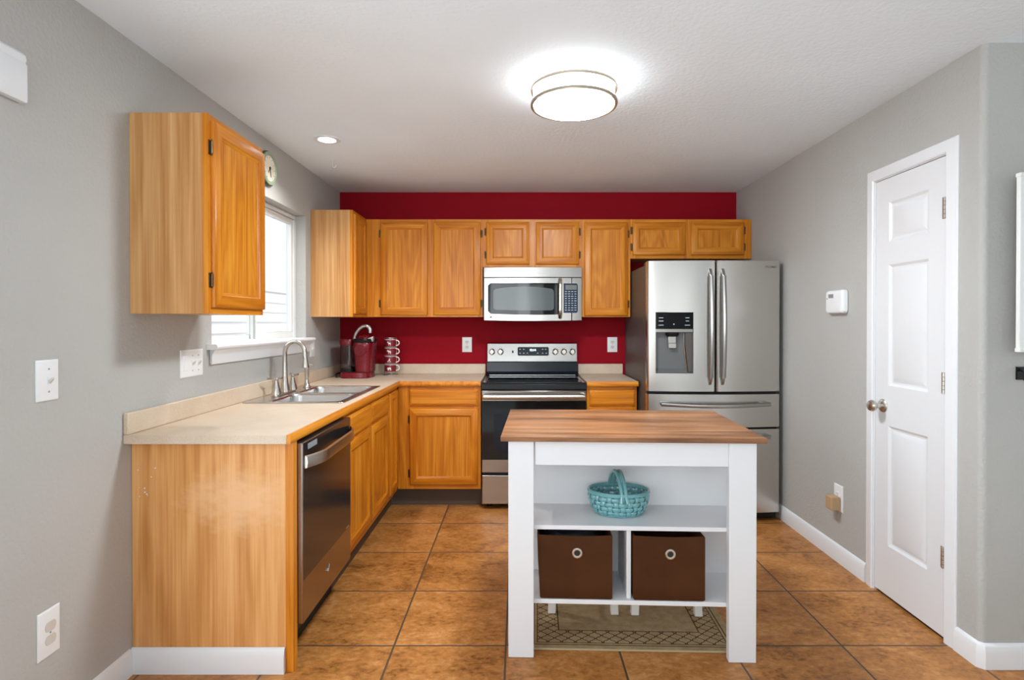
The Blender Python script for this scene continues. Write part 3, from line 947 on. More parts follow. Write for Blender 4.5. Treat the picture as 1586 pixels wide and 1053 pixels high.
ZB = CT + 0.0058
r = thing('faucet', 'brushed nickel gooseneck faucet with two lever handles behind the sink', 'faucet', (-1.395, 3.28, ZB))
pl = MB()
pl.loft([[(-1.395 + 0.028 * math.copysign(abs(math.cos(a)) ** 0.7, math.cos(a)) * k, 3.28 + 0.135 * math.copysign(abs(math.sin(a)) ** 0.7, math.sin(a)) * (0.9 + 0.1 * k), ZB + z)
          for a in [2 * math.pi * i / 28 for i in range(28)]] for k, z in ((1.0, 0.0), (1.0, 0.006), (0.85, 0.010))])
build('base_plate', pl, M['nickel'], r)
sp = MB()
sp.lathe([(0.029, ZB + 0.009), (0.029, ZB + 0.016), (0.025, ZB + 0.03), (0.018, ZB + 0.075), (0.0145, ZB + 0.12), (0.0135, ZB + 0.19)], (-1.395, 3.28, 0), 20)
path, rad = [], []
R0 = 0.062
top = ZB + 0.236
for k in range(15):
    a = math.pi - (math.pi + 0.12) * k / 14
    path.append((-1.395 + R0 + R0 * math.cos(a), 3.28 - 0.012 * k / 14, top + 0.072 * math.sin(a)))
path = [(-1.395, 3.28, ZB + 0.18), (-1.395, 3.28, ZB + 0.21)] + path
x_, y_, z_ = path[-1]
path += [(x_ + 0.003, y_, z_ - 0.03)]
sp.tube(path, 0.0125, 14)
sp.lathe([(0.0125, z_ - 0.018), (0.014, z_ - 0.03), (0.019, z_ - 0.062), (0.0195, z_ - 0.072), (0.016, z_ - 0.073)], (x_ + 0.003, y_, 0), 16)
build('spout', sp, M['nickel'], r)
for yy, dy in ((3.165, -1), (3.392, 1)):
    h = MB()
    h.lathe([(0.028, ZB + 0.009), (0.027, ZB + 0.018), (0.018, ZB + 0.05), (0.011, ZB + 0.082), (0.010, ZB + 0.090), (0.013, ZB + 0.096), (0.008, ZB + 0.104)], (-1.395, yy, 0), 18)
    h.tube([(-1.398, yy, ZB + 0.097), (-1.41, yy + dy * 0.018, ZB + 0.100), (-1.425, yy + dy * 0.045, ZB + 0.103)], [0.006, 0.0055, 0.007], 8)
    h.tube([(-1.392, yy, ZB + 0.097), (-1.380, yy, ZB + 0.101), (-1.36, yy, ZB + 0.104)], [0.006, 0.0055, 0.007], 8)
    build('handle', h, M['nickel'], r)
s = MB()
s.lathe([(0.024, ZB), (0.024, ZB + 0.006), (0.018, ZB + 0.012), (0.014, ZB + 0.03), (0.0115, ZB + 0.055), (0.0145, ZB + 0.085), (0.013, ZB + 0.115), (0.017, ZB + 0.138), (0.015, ZB + 0.150), (0.006, ZB + 0.153)], (-1.388, 3.60, 0), 18)
s.tube([(-1.385, 3.60, ZB + 0.142), (-1.365, 3.598, ZB + 0.146), (-1.345, 3.596, ZB + 0.142)], [0.007, 0.008, 0.006], 8)
tag(build('sink_sprayer', s, M['nickel']), 'brushed nickel side sprayer standing at the far end of the sink', 'sprayer')

# ------------------------------------------------------------------ dishwasher
r = thing('dishwasher', 'stainless steel dishwasher under the counter beside the oak end panel', 'dishwasher', (-1.17, 2.47, 0))
DWX = -0.853
D0, D1 = 2.168, 2.778
build('tub', MB().box(-1.47, -0.905, D0 + 0.004, D1 - 0.004, 0.10, CB - 0.006), M['black'], r)
build('door', MB().box(-0.905, DWX, D0, D1, 0.165, CB - 0.014), M['dw_steel'], r, bevel=0.003)
build('dark_panel', MB().box(DWX - 0.001, DWX + 0.0012, D0 + 0.004, D1 - 0.002, 0.335, CB - 0.018), M['dw_dark'], r)
hp = MB()
pth = []
for k in range(17):
    u = k / 16
    bow = min(1.0, math.sin(math.pi * u) * 1.9) if 0 < u < 1 else 0
    pth.append((DWX + 0.004 + 0.040 * bow ** 0.8, D0 + 0.012 + u * (D1 - D0 - 0.03), 0.800 + 0.012 * u))
rings = []
for i, p in enumerate(pth):
    rings.append([(p[0] + dx, p[1], p[2] + dz) for dx, dz in ((0.0, -0.024), (0.009, -0.022), (0.012, 0.0), (0.009, 0.022), (0.0, 0.026), (-0.003, 0.0))])
hp.loft(rings)
build('handle', hp, M['nickel'], r)
build('control_label', MB().box(DWX + 0.001, DWX + 0.002, D0 + 0.05, D0 + 0.15, 0.843, 0.866), M['grey_mark'], r)
lg = MB()
lg.tube([(DWX + 0.002, 2.45 + 0.014 * math.cos(a), 0.255 + 0.009 * math.sin(a)) for a in [k * 2 * math.pi / 16 for k in range(13)]], 0.0018, 6)
lg.tube([(DWX + 0.002, 2.445, 0.250), (DWX + 0.002, 2.455, 0.262), (DWX + 0.002, 2.463, 0.275)], 0.002, 6)
build('emblem', lg, M['chrome'], r)
build('badge', MB().box(DWX + 0.001, DWX + 0.002, 2.70, 2.745, 0.340, 0.347), M['chrome'], r)
build('kick_plate', MB().box(-0.965, -0.950, D0, D1, 0.0, 0.12), M['dark'], r)

# ------------------------------------------------------------------ range
RX0, RX1 = -0.276, 0.481
RC = (RX0 + RX1) / 2
RF = 3.985                         # oven door face
r = thing('oven_range', 'freestanding stainless steel electric range with black cooktop between the counters', 'range', (RC, 4.3, 0))
build('body', MB().box(RX0 + 0.003, RX1 - 0.003, RF + 0.045, 4.58, 0.03, 0.885), M['black'], r)
ck = MB()
ck.prism([(RF - 0.004, 0.872), (RF + 0.004, 0.866), (RF + 0.05, 0.866), (4.50, 0.885), (4.50, 0.919), (RF + 0.012, 0.919), (RF - 0.002, 0.908)], RX0, RX1, 'x')
build('cooktop_frame', ck, M['black'], r, bevel=0.002)
build('cooktop_glass', MB().box(RX0 + 0.035, RX1 - 0.035, RF + 0.03, 4.49, 0.9185, 0.9215), M['black_gloss'], r)
for x0, x1 in ((RX0 + 0.010, RX0 + 0.030), (RX1 - 0.030, RX1 - 0.010)):
    build('side_trim', MB().box(x0, x1, RF + 0.03, 4.46, 0.9185, 0.9235), M['steel_y'], r, bevel=0.002)
bg_ = MB().prism([(4.50, 0.86), (4.585, 0.86), (4.585, 1.035), (4.525, 1.035), (4.515, 1.03), (4.505, 0.955), (4.485, 0.945), (4.470, 0.925), (4.50, 0.915)], RX0 + 0.008, RX1 - 0.008, 'x')
build('backguard', bg_, M['blue_black'], r)
build('vent_trim', MB().box(RX0 + 0.03, RX1 - 0.03, 4.468, 4.476, 0.927, 0.931), M['steel_x'], r)
cp = MB().prism([(4.520, 1.034), (4.590, 1.034), (4.590, 1.186), (4.560, 1.186), (4.545, 1.182)], RX0 + 0.010, RX1 - 0.010, 'x')
pnl = build('control_panel', cp, M['steel_x'], r, bevel=0.003)
def cpy(z): return 4.520 + (z - 1.034) * (0.025 / 0.148)     # face of the sloped panel
tilt = math.atan2(0.025, 0.148)
def pmap(x, wv, z):
    return (x, cpy(z) - wv, z)
dz0, dz1 = 1.083, 1.153
dsp = MB(pmap)
dsp.loft([[(p[0], wv, p[1]) for p in [(q[0], q[1]) for q in rrect(RC - 0.120, RC + 0.136, dz0, dz1, 0, 0.012)]] for wv in (-0.002, 0.003)])
d_ = build('display', dsp, M['keypad'] if False else M['blue_black'], pnl)
text_part('clock_digits', '12:14', 0.024, M['lit_digits'], d_, (RC + 0.004, cpy(1.13) - 0.0038, 1.128), Euler((math.radians(90) - tilt, 0, 0)).to_matrix(), bold=0.0006)
for k, (xx, zz) in enumerate([(-0.10, 1.135), (-0.07, 1.135), (0.085, 1.135), (0.11, 1.135), (-0.10, 1.103), (-0.07, 1.103), (-0.04, 1.103), (0.045, 1.103), (0.085, 1.103), (0.115, 1.103)]):
    bmk = MB(pmap).box(RC + xx - 0.006, RC + xx + 0.006, 0.002, 0.0036, zz - 0.002, zz + 0.002)
    build('button_mark', bmk, M['mark'], d_)
build('indicator_lens', MB(pmap).box(RC - 0.166, RC - 0.153, 0, 0.003, 1.105, 1.125), M['black_gloss'], pnl)
for kx in (RX0 + 0.048, RX0 + 0.118, RX1 - 0.190, RX1 - 0.120, RX1 - 0.050):
    kb = MB()
    kb.lathe([(0.026, cpy(1.115) + 0.001), (0.026, cpy(1.115) - 0.004), (0.021, cpy(1.115) - 0.007), (0.019, cpy(1.115) - 0.026), (0.016, cpy(1.115) - 0.029)], (kx, 0, 1.115), 20, 'y')
    kb.box(kx - 0.005, kx + 0.005, cpy(1.115) - 0.036, cpy(1.115) - 0.027, 1.096, 1.134)
    ko = build('knob', kb, M['nickel'], pnl)
    for a in (35, 75, 105, 145):
        c_, s_ = math.cos(math.radians(a)), math.sin(math.radians(a))
        zz = 1.115 + 0.034 * s_
        build('dial_mark', MB(pmap).box(kx + 0.034 * c_ - 0.003, kx + 0.034 * c_ + 0.003, -0.001, 0.0008, zz - 0.002, zz + 0.002), M['grey_mark'], ko)
od = MB()
od.box(RX0 + 0.002, RX1 - 0.002, RF, RF + 0.045, 0.270, 0.862)
dr = build('oven_door', od, M['steel_x'], r, bevel=0.004)
build('oven_window', MB().box(RX0 + 0.003, RX1 - 0.003, RF - 0.0035, RF + 0.002, 0.363, 0.790), M['black_gloss'], dr, bevel=0.001)
build('inner_window', MB().box(RX0 + 0.09, RX1 - 0.09, RF - 0.0042, RF - 0.003, 0.43, 0.70), M['blue_black'], dr)
oh = MB()
hp_ = [(RX0 + 0.012, RF - 0.002, 0.818), (RX0 + 0.014, RF - 0.030, 0.820)] + [(RX0 + 0.02 + (RX1 - RX0 - 0.04) * k / 12, RF - 0.048 - 0.006 * math.sin(math.pi * k / 12), 0.822) for k in range(13)] + [(RX1 - 0.014, RF - 0.030, 0.820), (RX1 - 0.012, RF - 0.002, 0.818)]
oh.tube(hp_, 0.019, 12, flat=0.62, up=(0, 0, 1))
build('handle', oh, M['nickel'], dr)
build('storage_drawer', MB().box(RX0 + 0.002, RX1 - 0.002, RF + 0.003, RF + 0.045, 0.040, 0.249), M['steel_x'], r, bevel=0.005)
for x in (RX0 + 0.05, RX1 - 0.05):
    for y in (4.08, 4.52):
        build('foot', MB().lathe([(0.018, 0.0), (0.018, 0.03)], (x, y, 0), 12), M['black'], r)

# ------------------------------------------------------------------ microwave
MX0, MX1 = -0.277, 0.479
MZ0, MZ1 = 1.366, 1.779
r = thing('microwave_oven', 'stainless steel over the range microwave under the short oak cabinet', 'microwave', (0.1, 4.4, MZ0))
MF = 4.262
def bow(x, amt=0.022):
    u = (x - MX0) / (MX1 - MX0) * 2 - 1
    return amt * (1 - u * u)
build('body', MB().box(MX0 + 0.002, MX1 - 0.002, MF + 0.045, 4.612, MZ0 + 0.012, MZ1), M['black'], r)
def bowed(x0, x1, z0, z1, w0, w1, n=14, lowbow=0.0):
    mb = MB()
    rings = []
    for k in range(n + 1):
        x = x0 + (x1 - x0) * k / n
        b_ = bow(x)
        zl = z0 - lowbow * (bow(x) / 0.022)
        rings.append([(x, MF - b_ - w0, zl), (x, MF - b_ - w1, zl), (x, MF - b_ - w1, z1), (x, MF - b_ - w0, z1)])
    return mb.loft(rings)
ve = bowed(MX0, MX1, 1.702, MZ1, -0.05, -0.004)
vo = build('vent_grille', ve, M['steel_x'], r, bevel=0.002)
SPX = (885.6 - 805) / 201.5        # split between door and keypad column
dr = build('door', bowed(MX0, SPX - 0.0012, MZ0 + 0.004, 1.699, -0.05, 0.0, lowbow=0.006), M['steel_x'], r, bevel=0.003)
build('keypad_column', bowed(SPX + 0.0012, MX1, MZ0 + 0.004, 1.699, -0.05, 0.0, 6, lowbow=0.006), M['steel_x'], r, bevel=0.003)
def bowed_plate(x0, x1, zlo, zhi, w0, w1, n=20):
    """plate following the bowed face; zlo, zhi functions of x"""
    mb = MB(); rings = []
    for k in range(n + 1):
        x = x0 + (x1 - x0) * k / n
        b_ = bow(x)
        rings.append([(x, MF - b_ - w0, zlo(x)), (x, MF - b_ - w1, zlo(x)), (x, MF - b_ - w1, zhi(x)), (x, MF - b_ - w0, zhi(x))])
    return mb.loft(rings)
def P2X(px): return (px - 805) / 202.5
gx0, gx1 = P2X(755.5), P2X(867)
def rz(x, a, b_, base, r_=0.02, up=1):
    d = min(x - a, b_ - x)
    return base - up * (r_ - math.sqrt(max(0, r_ * r_ - (r_ - min(d, r_)) ** 2)))
gl = build('door_glass', bowed_plate(gx0, gx1, lambda x: rz(x, gx0, gx1 + 1, 1.425 - 0.012 * bow(x) / 0.022, 0.02, -1), lambda x: rz(x, gx0, gx1 + 1, 1.657, 0.02, 1), 0.0, 0.0015, 30), M['black_gloss'], dr)
ix0, ix1 = P2X(764), P2X(858)
def arch(x):
    u = (x - ix0) / (ix1 - ix0) * 2 - 1
    return 1.610 + 0.020 * (1 - u * u)
build('window_mesh', bowed_plate(ix0, ix1, lambda x: rz(x, ix0, ix1, 1.457 - 0.010 * bow(x) / 0.022, 0.012, -1), lambda x: rz(x, ix0, ix1, arch(x), 0.012, 1), 0.001, 0.0022, 30), M['mw_window'], gl)
kx0, kx1 = P2X(874), P2X(895.5)
kp = build('keypad', bowed_plate(kx0 - 0.004, kx1, lambda x: rz(x, kx0 - 1, kx1, 1.428, 0.014, -1), lambda x: rz(x, kx0 - 1, kx1, 1.655, 0.014, 1), 0.0, 0.0015, 16), M['keypad'], r)
build('display', bowed_plate(kx0 + 0.010, kx1 - 0.008, lambda x: 1.606, lambda x: 1.642, 0.001, 0.0022, 4), M['lcd'], kp)
random.seed(5)
for row in range(9):
    z = 1.592 - row * 0.0178
    for c_ in range(4):
        x = kx0 + 0.014 + c_ * 0.0245
        w_ = 0.005 + random.random() * 0.004
        build('key_mark', bowed_plate(x - w_, x + w_, lambda q, z=z: z - 0.0022, lambda q, z=z: z + 0.0022, 0.001, 0.0021, 2), M['mark'], kp)
hx = P2X(867.8)
hh = MB()
hpath = []
for k in range(15):
    u = k / 14
    hpath.append((hx, MF - bow(hx) - 0.006 - 0.034 * min(1, math.sin(math.pi * u) * 2.2) ** 0.7, 1.388 + u * (1.689 - 1.388)))
hh.tube(hpath, 0.0135, 10, flat=0.6, up=(1, 0, 0))
build('handle', hh, M['nickel'], dr)
bd = MB().lathe([(0.011, MF - bow(P2X(760)) - 0.0001), (0.011, MF - bow(P2X(760)) - 0.002), (0.009, MF - bow(P2X(760)) - 0.003)], (P2X(760), 0, 1.396), 20, 'y')
bo = build('badge', bd, M['logo'], dr)
build('badge_ring', MB().tube([(P2X(760) + 0.0095 * math.cos(a), MF - bow(P2X(760)) - 0.003, 1.396 + 0.0095 * math.sin(a)) for a in [k * 2 * math.pi / 20 for k in range(20)]], 0.001, 6, closed=True), M['chrome'], bo)

# ------------------------------------------------------------------ refrigerator
FX0, FX1 = 0.868, 1.770
FS = 1.3235                       # split between the upper doors
FB = 3.815                        # body front
FF = 3.752                        # door face at the side edges
r = thing('refrigerator', 'stainless steel french door refrigerator with water dispenser beside the right wall', 'refrigerator', (1.32, 4.2, 0))
build('body', MB().box(FX0 + 0.004, FX1 - 0.004, FB, 4.57, 0.03, 1.752), M['fridge_side'], r, bevel=0.004)
build('hinge_cover', MB().box(FX0 + 0.006, FX0 + 0.09, FB - 0.055, FB + 0.08, 1.752, 1.772), M['fridge_side'], r, bevel=0.004)
build('hinge_cover', MB().box(FX1 - 0.09, FX1 - 0.006, FB - 0.055, FB + 0.08, 1.752, 1.772), M['fridge_side'], r, bevel=0.004)
build('base_grille', MB().box(FX0 + 0.01, FX1 - 0.01, FB - 0.02, FB + 0.05, 0.012, 0.062), M['black'], r)
def fcurve(x):                    # gently convex front over the whole width
    u = (x - FX0) / (FX1 - FX0) * 2 - 1
    return FF - 0.030 * (1 - u * u)
def fridge_front(name, x0, x1, z0, z1, hole=None, n=18):
    mb = MB()
    ed = 0.012
    cols = [x0 + (x1 - x0) * k / n for k in range(n + 1)]
    rows = [z0, z1]
    if hole:
        cols = sorted(set([c for c in cols if not (abs(c - hole[0]) < 0.008 or abs(c - hole[1]) < 0.008)] + [hole[0], hole[1]]))
        rows = [z0, hole[2], hole[3], z1]
    def yf(x):
        e_ = min(x - x0, x1 - x)
        t_ = max(0.0, 1 - e_ / ed)
        return fcurve(x) + 0.012 * t_ * t_
    cols = sorted(set(cols + [x0 + 0.002, x0 + 0.005, x0 + 0.009, x1 - 0.002, x1 - 0.005, x1 - 0.009]))
    g = [[mb.pt(c, yf(c), z) for z in rows] for c in cols]
    for i in range(len(cols) - 1):
        for j in range(len(rows) - 1):
            if hole and j == 1 and cols[i] >= hole[0] - 1e-6 and cols[i + 1] <= hole[1] + 1e-6: continue
            mb.face((g[i][j], g[i + 1][j], g[i + 1][j + 1], g[i][j + 1]))
    bk = [[mb.pt(c, FB - 0.004, z) for z in (z0, z1)] for c in (x0, x1)]
    top = [g[i][-1] for i in range(len(cols))]; bot = [g[i][0] for i in range(len(cols))]
    mb.face(top + [bk[1][1], bk[0][1]]); mb.face(bot[::-1] + [bk[0][0], bk[1][0]])
    mb.face([g[0][j] for j in range(len(rows))] + [bk[0][1], bk[0][0]])
    mb.face([g[-1][j] for j in range(len(rows))][::-1] + [bk[1][0], bk[1][1]])
    mb.face((bk[0][0], bk[0][1], bk[1][1], bk[1][0]))
    return build(name, mb, M['steel_z'], r, angle=30)
def FXP(px): return (px - 805) / 230.3
hx0, hx1, hz0, hz1 = FXP(1017), FXP(1074.5), 1.351 - (578.5 - 500) / 230.3, 1.351 - (483.5 - 500) / 230.3
ld = fridge_front('left_door', FX0, FS - 0.0055, 0.888, 1.771, (hx0, hx1, hz0, hz1), 20)
rd = fridge_front('right_door', FS + 0.0055, FX1, 0.888, 1.771)
d1 = fridge_front('upper_drawer', FX0, FX1, 0.646, 0.868, None, 28)
d2 = fridge_front('lower_drawer', FX0, FX1, 0.066, 0.632, None, 28)
build('gasket', MB().box(FX0 + 0.01, FX1 - 0.01, FB - 0.03, FB - 0.003, 0.07, 1.765), M['dark'], r)
# dispenser
fy = fcurve((hx0 + hx1) / 2)
zs1 = 1.351 - (509.5 - 500) / 230.3
zs0 = 1.351 - (514.5 - 500) / 230.3
dp = MB()
dp.box(hx0 - 0.001, hx1 + 0.001, fy + 0.004, fy + 0.012, zs1, hz1 + 0.001)
dpo = build('dispenser', dp, M['black_gloss'], ld)
cv = MB()
bk_ = fy + 0.044
# recess: back, sides, sloped tray
cv.face([cv.pt(hx0, bk_, hz0 + 0.03), cv.pt(hx1, bk_, hz0 + 0.03), cv.pt(hx1, bk_, zs0), cv.pt(hx0, bk_, zs0)])
cv.face([cv.pt(hx0, fy - 0.004, hz0), cv.pt(hx0, bk_, hz0), cv.pt(hx0, bk_, zs0), cv.pt(hx0, fy + 0.002, zs0)])
cv.face([cv.pt(hx1, fy - 0.004, hz0), cv.pt(hx1, bk_, hz0), cv.pt(hx1, bk_, zs0), cv.pt(hx1, fy - 0.002, zs0)])
cv.face([cv.pt(hx0, fy + 0.002, hz0 + 0.002), cv.pt(hx1, fy + 0.002, hz0 + 0.002), cv.pt(hx1, bk_, hz0 + 0.03), cv.pt(hx0, bk_, hz0 + 0.03)])
cv.face([cv.pt(hx0, fy - 0.002, zs0), cv.pt(hx1, fy - 0.002, zs0), cv.pt(hx1, bk_, zs0), cv.pt(hx0, bk_, zs0)])
build('recess', cv, M['dispenser'], dpo, recalc=False)
build('divider_strip', MB().box(hx0 - 0.001, hx1 + 0.001, fy - 0.001, fy + 0.014, zs0, zs1), M['steel_x'], dpo, bevel=0.001)
cxm = (hx0 + hx1) / 2 - 0.012
build('spout_housing', MB().lathe([(0.046, zs0), (0.044, zs0 - 0.018), (0.034, zs0 - 0.030)], (cxm + 0.004, fy + 0.030, 0), 20), M['black'], dpo)
pd = MB()
pd.loft([[(cxm - 0.024 + a, fy + 0.020 + b_, z) for a, b_ in ((0, 0), (0.052, 0), (0.052, 0.012), (0, 0.012))] for z, in ((zs0 - 0.028,), (zs0 - 0.075,))])
pd.loft([[(cxm - 0.024 + a, fy + 0.020 - 0.008 + b_, z) for a, b_ in ((0, 0), (0.052, 0), (0.052, 0.010), (0, 0.010))] for z in (zs0 - 0.075, zs0 - 0.108)])
build('paddle', pd, M['steel_z'], dpo, bevel=0.002)
build('side_fin', MB().loft([[(hx1 - 0.050 + o, fy + 0.008, z), (hx1 - 0.046 + o, fy + 0.004, z), (hx1 - 0.042 + o, fy + 0.042, z), (hx1 - 0.046 + o, fy + 0.043, z)] for z, o in ((zs0 - 0.005, -0.012), (zs0 - 0.10, -0.010), (hz0 + 0.012, 0.010))]), M['steel_z'], dpo)
build('side_panel', MB().loft([[(hx1 - 0.040 + o, fy + 0.006, z), (hx1 - 0.001, fy + 0.004, z), (hx1 - 0.001, fy + 0.042, z), (hx1 - 0.040 + o, fy + 0.042, z)] for z, o in ((zs0 - 0.002, -0.012), (zs0 - 0.10, -0.010), (hz0 + 0.010, 0.010))]), M['fridge_side'], dpo)
for k, (px, py, pw) in enumerate([(1025, 492, 7), (1025, 497, 7), (1025, 503.5, 8), (1066, 492, 6), (1066, 497, 5), (1066, 503.5, 8), (1045, 502, 1.4)]):
    x = FXP(px); z = 1.351 - (py - 500) / 230.3; hw = pw / 2 / 230.3
    build('button_mark', MB().box(x - hw, x + hw, fy + 0.0025, fy + 0.005, z - (0.004 if pw < 2 else 0.0018), z + (0.004 if pw < 2 else 0.0018)), M['mark'], dpo)
# handles
for sx, dob in ((-1, ld), (1, rd)):
    hb = MB()
    xh = FS + sx * 0.042
    zt, zb_ = 1.668, 0.982
    n = 22
    rings = []
    for k in range(n + 1):
        u = k / n
        z = zb_ + (zt - zb_) * u
        out = 0.024 + 0.020 * math.sin(math.pi * u)
        y = fcurve(xh) - out
        off = 0.0
        rings.append([(xh + off + dx, y + dy, z) for dx, dy in ((-0.0145, 0.008), (-0.016, 0.0), (-0.011, -0.008), (0.0, -0.0115), (0.011, -0.008), (0.016, 0.0), (0.0145, 0.008), (0.0, 0.011))])
    hb.loft(rings)
    ho = build('handle', hb, M['bar'], dob)
    for z, dzz in ((zt, 0.045), (zb_, -0.045)):
        mt = MB()
        xo = xh
        mt.loft([[(xo + dx, fcurve(xh) - y_, z_ + s_) for dx, s_ in ((-0.010, -0.012), (0.010, -0.012), (0.010, 0.012), (-0.010, 0.012))] for y_, z_ in ((0.028, z - dzz * 0.25), (0.016, z + dzz * 0.35), (-0.004, z + dzz * 0.95))])
        build('handle_mount', mt, M['bar'], ho, bevel=0.003)
def drawer_handle(dob, z):
    hb = MB()
    xa, xb = FXP(1024), FXP(1193)
    rings = []
    for k in range(25):
        u = k / 24
        x = xa + (xb - xa) * u
        out = 0.034 + 0.022 * math.sin(math.pi * u)
        y = fcurve(x) - out
        zo = z - 0.008 * math.sin(math.pi * u)
        rings.append([(x, y + dy, zo + dz) for dy, dz in ((0.010, -0.012), (0.0, -0.0135), (-0.009, -0.009), (-0.0115, 0.0), (-0.009, 0.009), (0.0, 0.0135), (0.010, 0.012), (0.013, 0.0))])
    hb.loft(rings)
    ho = build('handle', hb, M['bar'], dob)
    for x, s_ in ((xa, 1), (xb, -1)):
        build('handle_mount', MB().box(min(x, x + s_ * 0.055), max(x, x + s_ * 0.055), fcurve(x) - 0.036, fcurve(x) + 0.004, z - 0.010, z + 0.012), M['bar'], ho, bevel=0.004)
drawer_handle(d1, 0.805)
drawer_handle(d2, 0.585)
xl = FXP(1193.5)
text_part('brand_lettering', 'SAMSUNG', 0.0225, M['logo'], rd, (xl, fcurve(xl) - 0.0004, 1.351 + (500 - 413) / 230.3), Euler((math.radians(90), 0, math.radians(3))).to_matrix(), depth=0.0012)

# ------------------------------------------------------------------ coffee maker and mugs
KX, KY = -1.240, 4.335
r = thing('coffee_maker', 'red single serve coffee maker with silver lever in the counter corner', 'coffee maker', (KX, KY, CT), rz=math.radians(0), world=False)
def sup(cx, cy, rx, ry, z, p=0.6, n=28):
    return [(cx + rx * math.copysign(abs(math.cos(a)) ** p, math.cos(a)), cy + ry * math.copysign(abs(math.sin(a)) ** p, math.sin(a)), z) for a in [2 * math.pi * i / n for i in range(n)]]
# base (drip tray)
b = MB()
b.loft([sup(-0.030, -0.005, 0.122 - ins, 0.125 - ins, z, 0.62) for k, (z, ins) in enumerate(((0.001, 0.004), (0.004, 0.0), (0.040, 0.002), (0.046, 0.008)))])
build('base', b, M['maroon'], r)
build('drip_tray', MB().loft([sup(-0.005, -0.085, 0.075, 0.035, z, 0.7) for z in (0.0455, 0.0485)]), M['black'], r)
b = MB()
b.loft([sup(0.028, 0.0, rx, ry, z, 0.62) for z, rx, ry in ((0.046, 0.067, 0.105), (0.10, 0.068, 0.106), (0.18, 0.072, 0.112), (0.245, 0.077, 0.118), (0.268, 0.077, 0.118), (0.275, 0.073, 0.114))])
build('body', b, M['maroon'], r)
b = MB()
b.lathe([(0.044, -0.119), (0.047, -0.108), (0.047, -0.085)], (0.020, 0, 0.215), 24, 'y')
build('brew_head', b, M['maroon'], r)
b = MB()
b.loft([sup(0.030, -0.002, rx, ry, z, 0.62) for z, rx, ry in ((0.275, 0.078, 0.116), (0.292, 0.082, 0.120), (0.302, 0.078, 0.114))])
build('lid_band', b, M['black'], r)
b = MB()
b.loft([sup(0.030, 0.005, rx, ry, z, 0.7) for z, rx, ry in ((0.302, 0.050, 0.085), (0.318, 0.045, 0.078), (0.331, 0.030, 0.058), (0.336, 0.012, 0.022))])
build('lid_dome', b, M['maroon'], r)
b = MB()
b.prism([(0.066, 0.304), (0.112, 0.322), (0.112, 0.276), (0.098, 0.286)], -0.090, -0.055, 'y')
build('lid_tip', b, M['silver'], r, bevel=0.004)
b = MB()
pth = [(-0.046, -0.045, 0.282), (-0.043, -0.045, 0.312), (-0.030, -0.045, 0.347), (-0.005, -0.045, 0.379), (0.022, -0.045, 0.397), (0.048, -0.045, 0.401), (0.069, -0.045, 0.391), (0.080, -0.045, 0.370), (0.078, -0.045, 0.346)]
b.tube(pth, [0.011, 0.011, 0.0115, 0.012, 0.0125, 0.013, 0.0135, 0.014, 0.012], 12, flat=0.8)
build('lever_handle', b, M['silver'], r)
b = MB()
b.loft([sup(-0.100, 0.01, 0.052, 0.095, z, 0.45) for z in (0.055, 0.250)])
build('water_tank', b, M['tank'], r)
b = MB()
b.loft([sup(-0.102, 0.01, rx, ry, z, 0.5) for z, rx, ry in ((0.251, 0.055, 0.097), (0.280, 0.057, 0.100), (0.298, 0.053, 0.094), (0.306, 0.040, 0.080))])
build('tank_lid', b, M['maroon'], r)
build('tank_base', MB().loft([sup(-0.100, 0.01, 0.053, 0.096, z, 0.45) for z in (0.046, 0.072)]), M['black'], r)
b = MB()
b.tube([(-0.148, 0.06, 0.05), (-0.165, 0.02, 0.035), (-0.185, -0.03, 0.030), (-0.185, -0.06, 0.024), (-0.170, -0.075, 0.012), (-0.18, -0.05, 0.006)], 0.0055, 8)
build('power_cord', b, M['black'], r)

MGX, MGY = -1.052, 4.50
r = thing('mug_rack', 'chrome wire rack holding four stacked mugs beside the coffee maker', 'mug rack', (MGX, MGY, CT), world=False)
RK = MB()
def ring(rad, z, n=28):
    return [(rad * math.cos(a), rad * math.sin(a), z) for a in [2 * math.pi * k / n for k in range(n)]]
RK.tube(ring(0.060, 0.004), 0.003, 6, closed=True)
RK.tube(ring(0.046, 0.022), 0.0022, 6, closed=True)
for a in (160, 20, 250, 310):
    pass
for a in (172, 352, 90):
    c_, s_ = math.cos(math.radians(a)), math.sin(math.radians(a))
    RK.tube([(0.060 * c_, 0.060 * s_, 0.004), (0.054 * c_, 0.054 * s_, 0.014), (0.0515 * c_, 0.0515 * s_, 0.03), (0.0515 * c_, 0.0515 * s_, 0.302)], 0.0024, 6)
RK.tube(ring(0.0515, 0.302), 0.0024, 6, closed=True)
build('wire_frame', RK, M['chrome'], r)
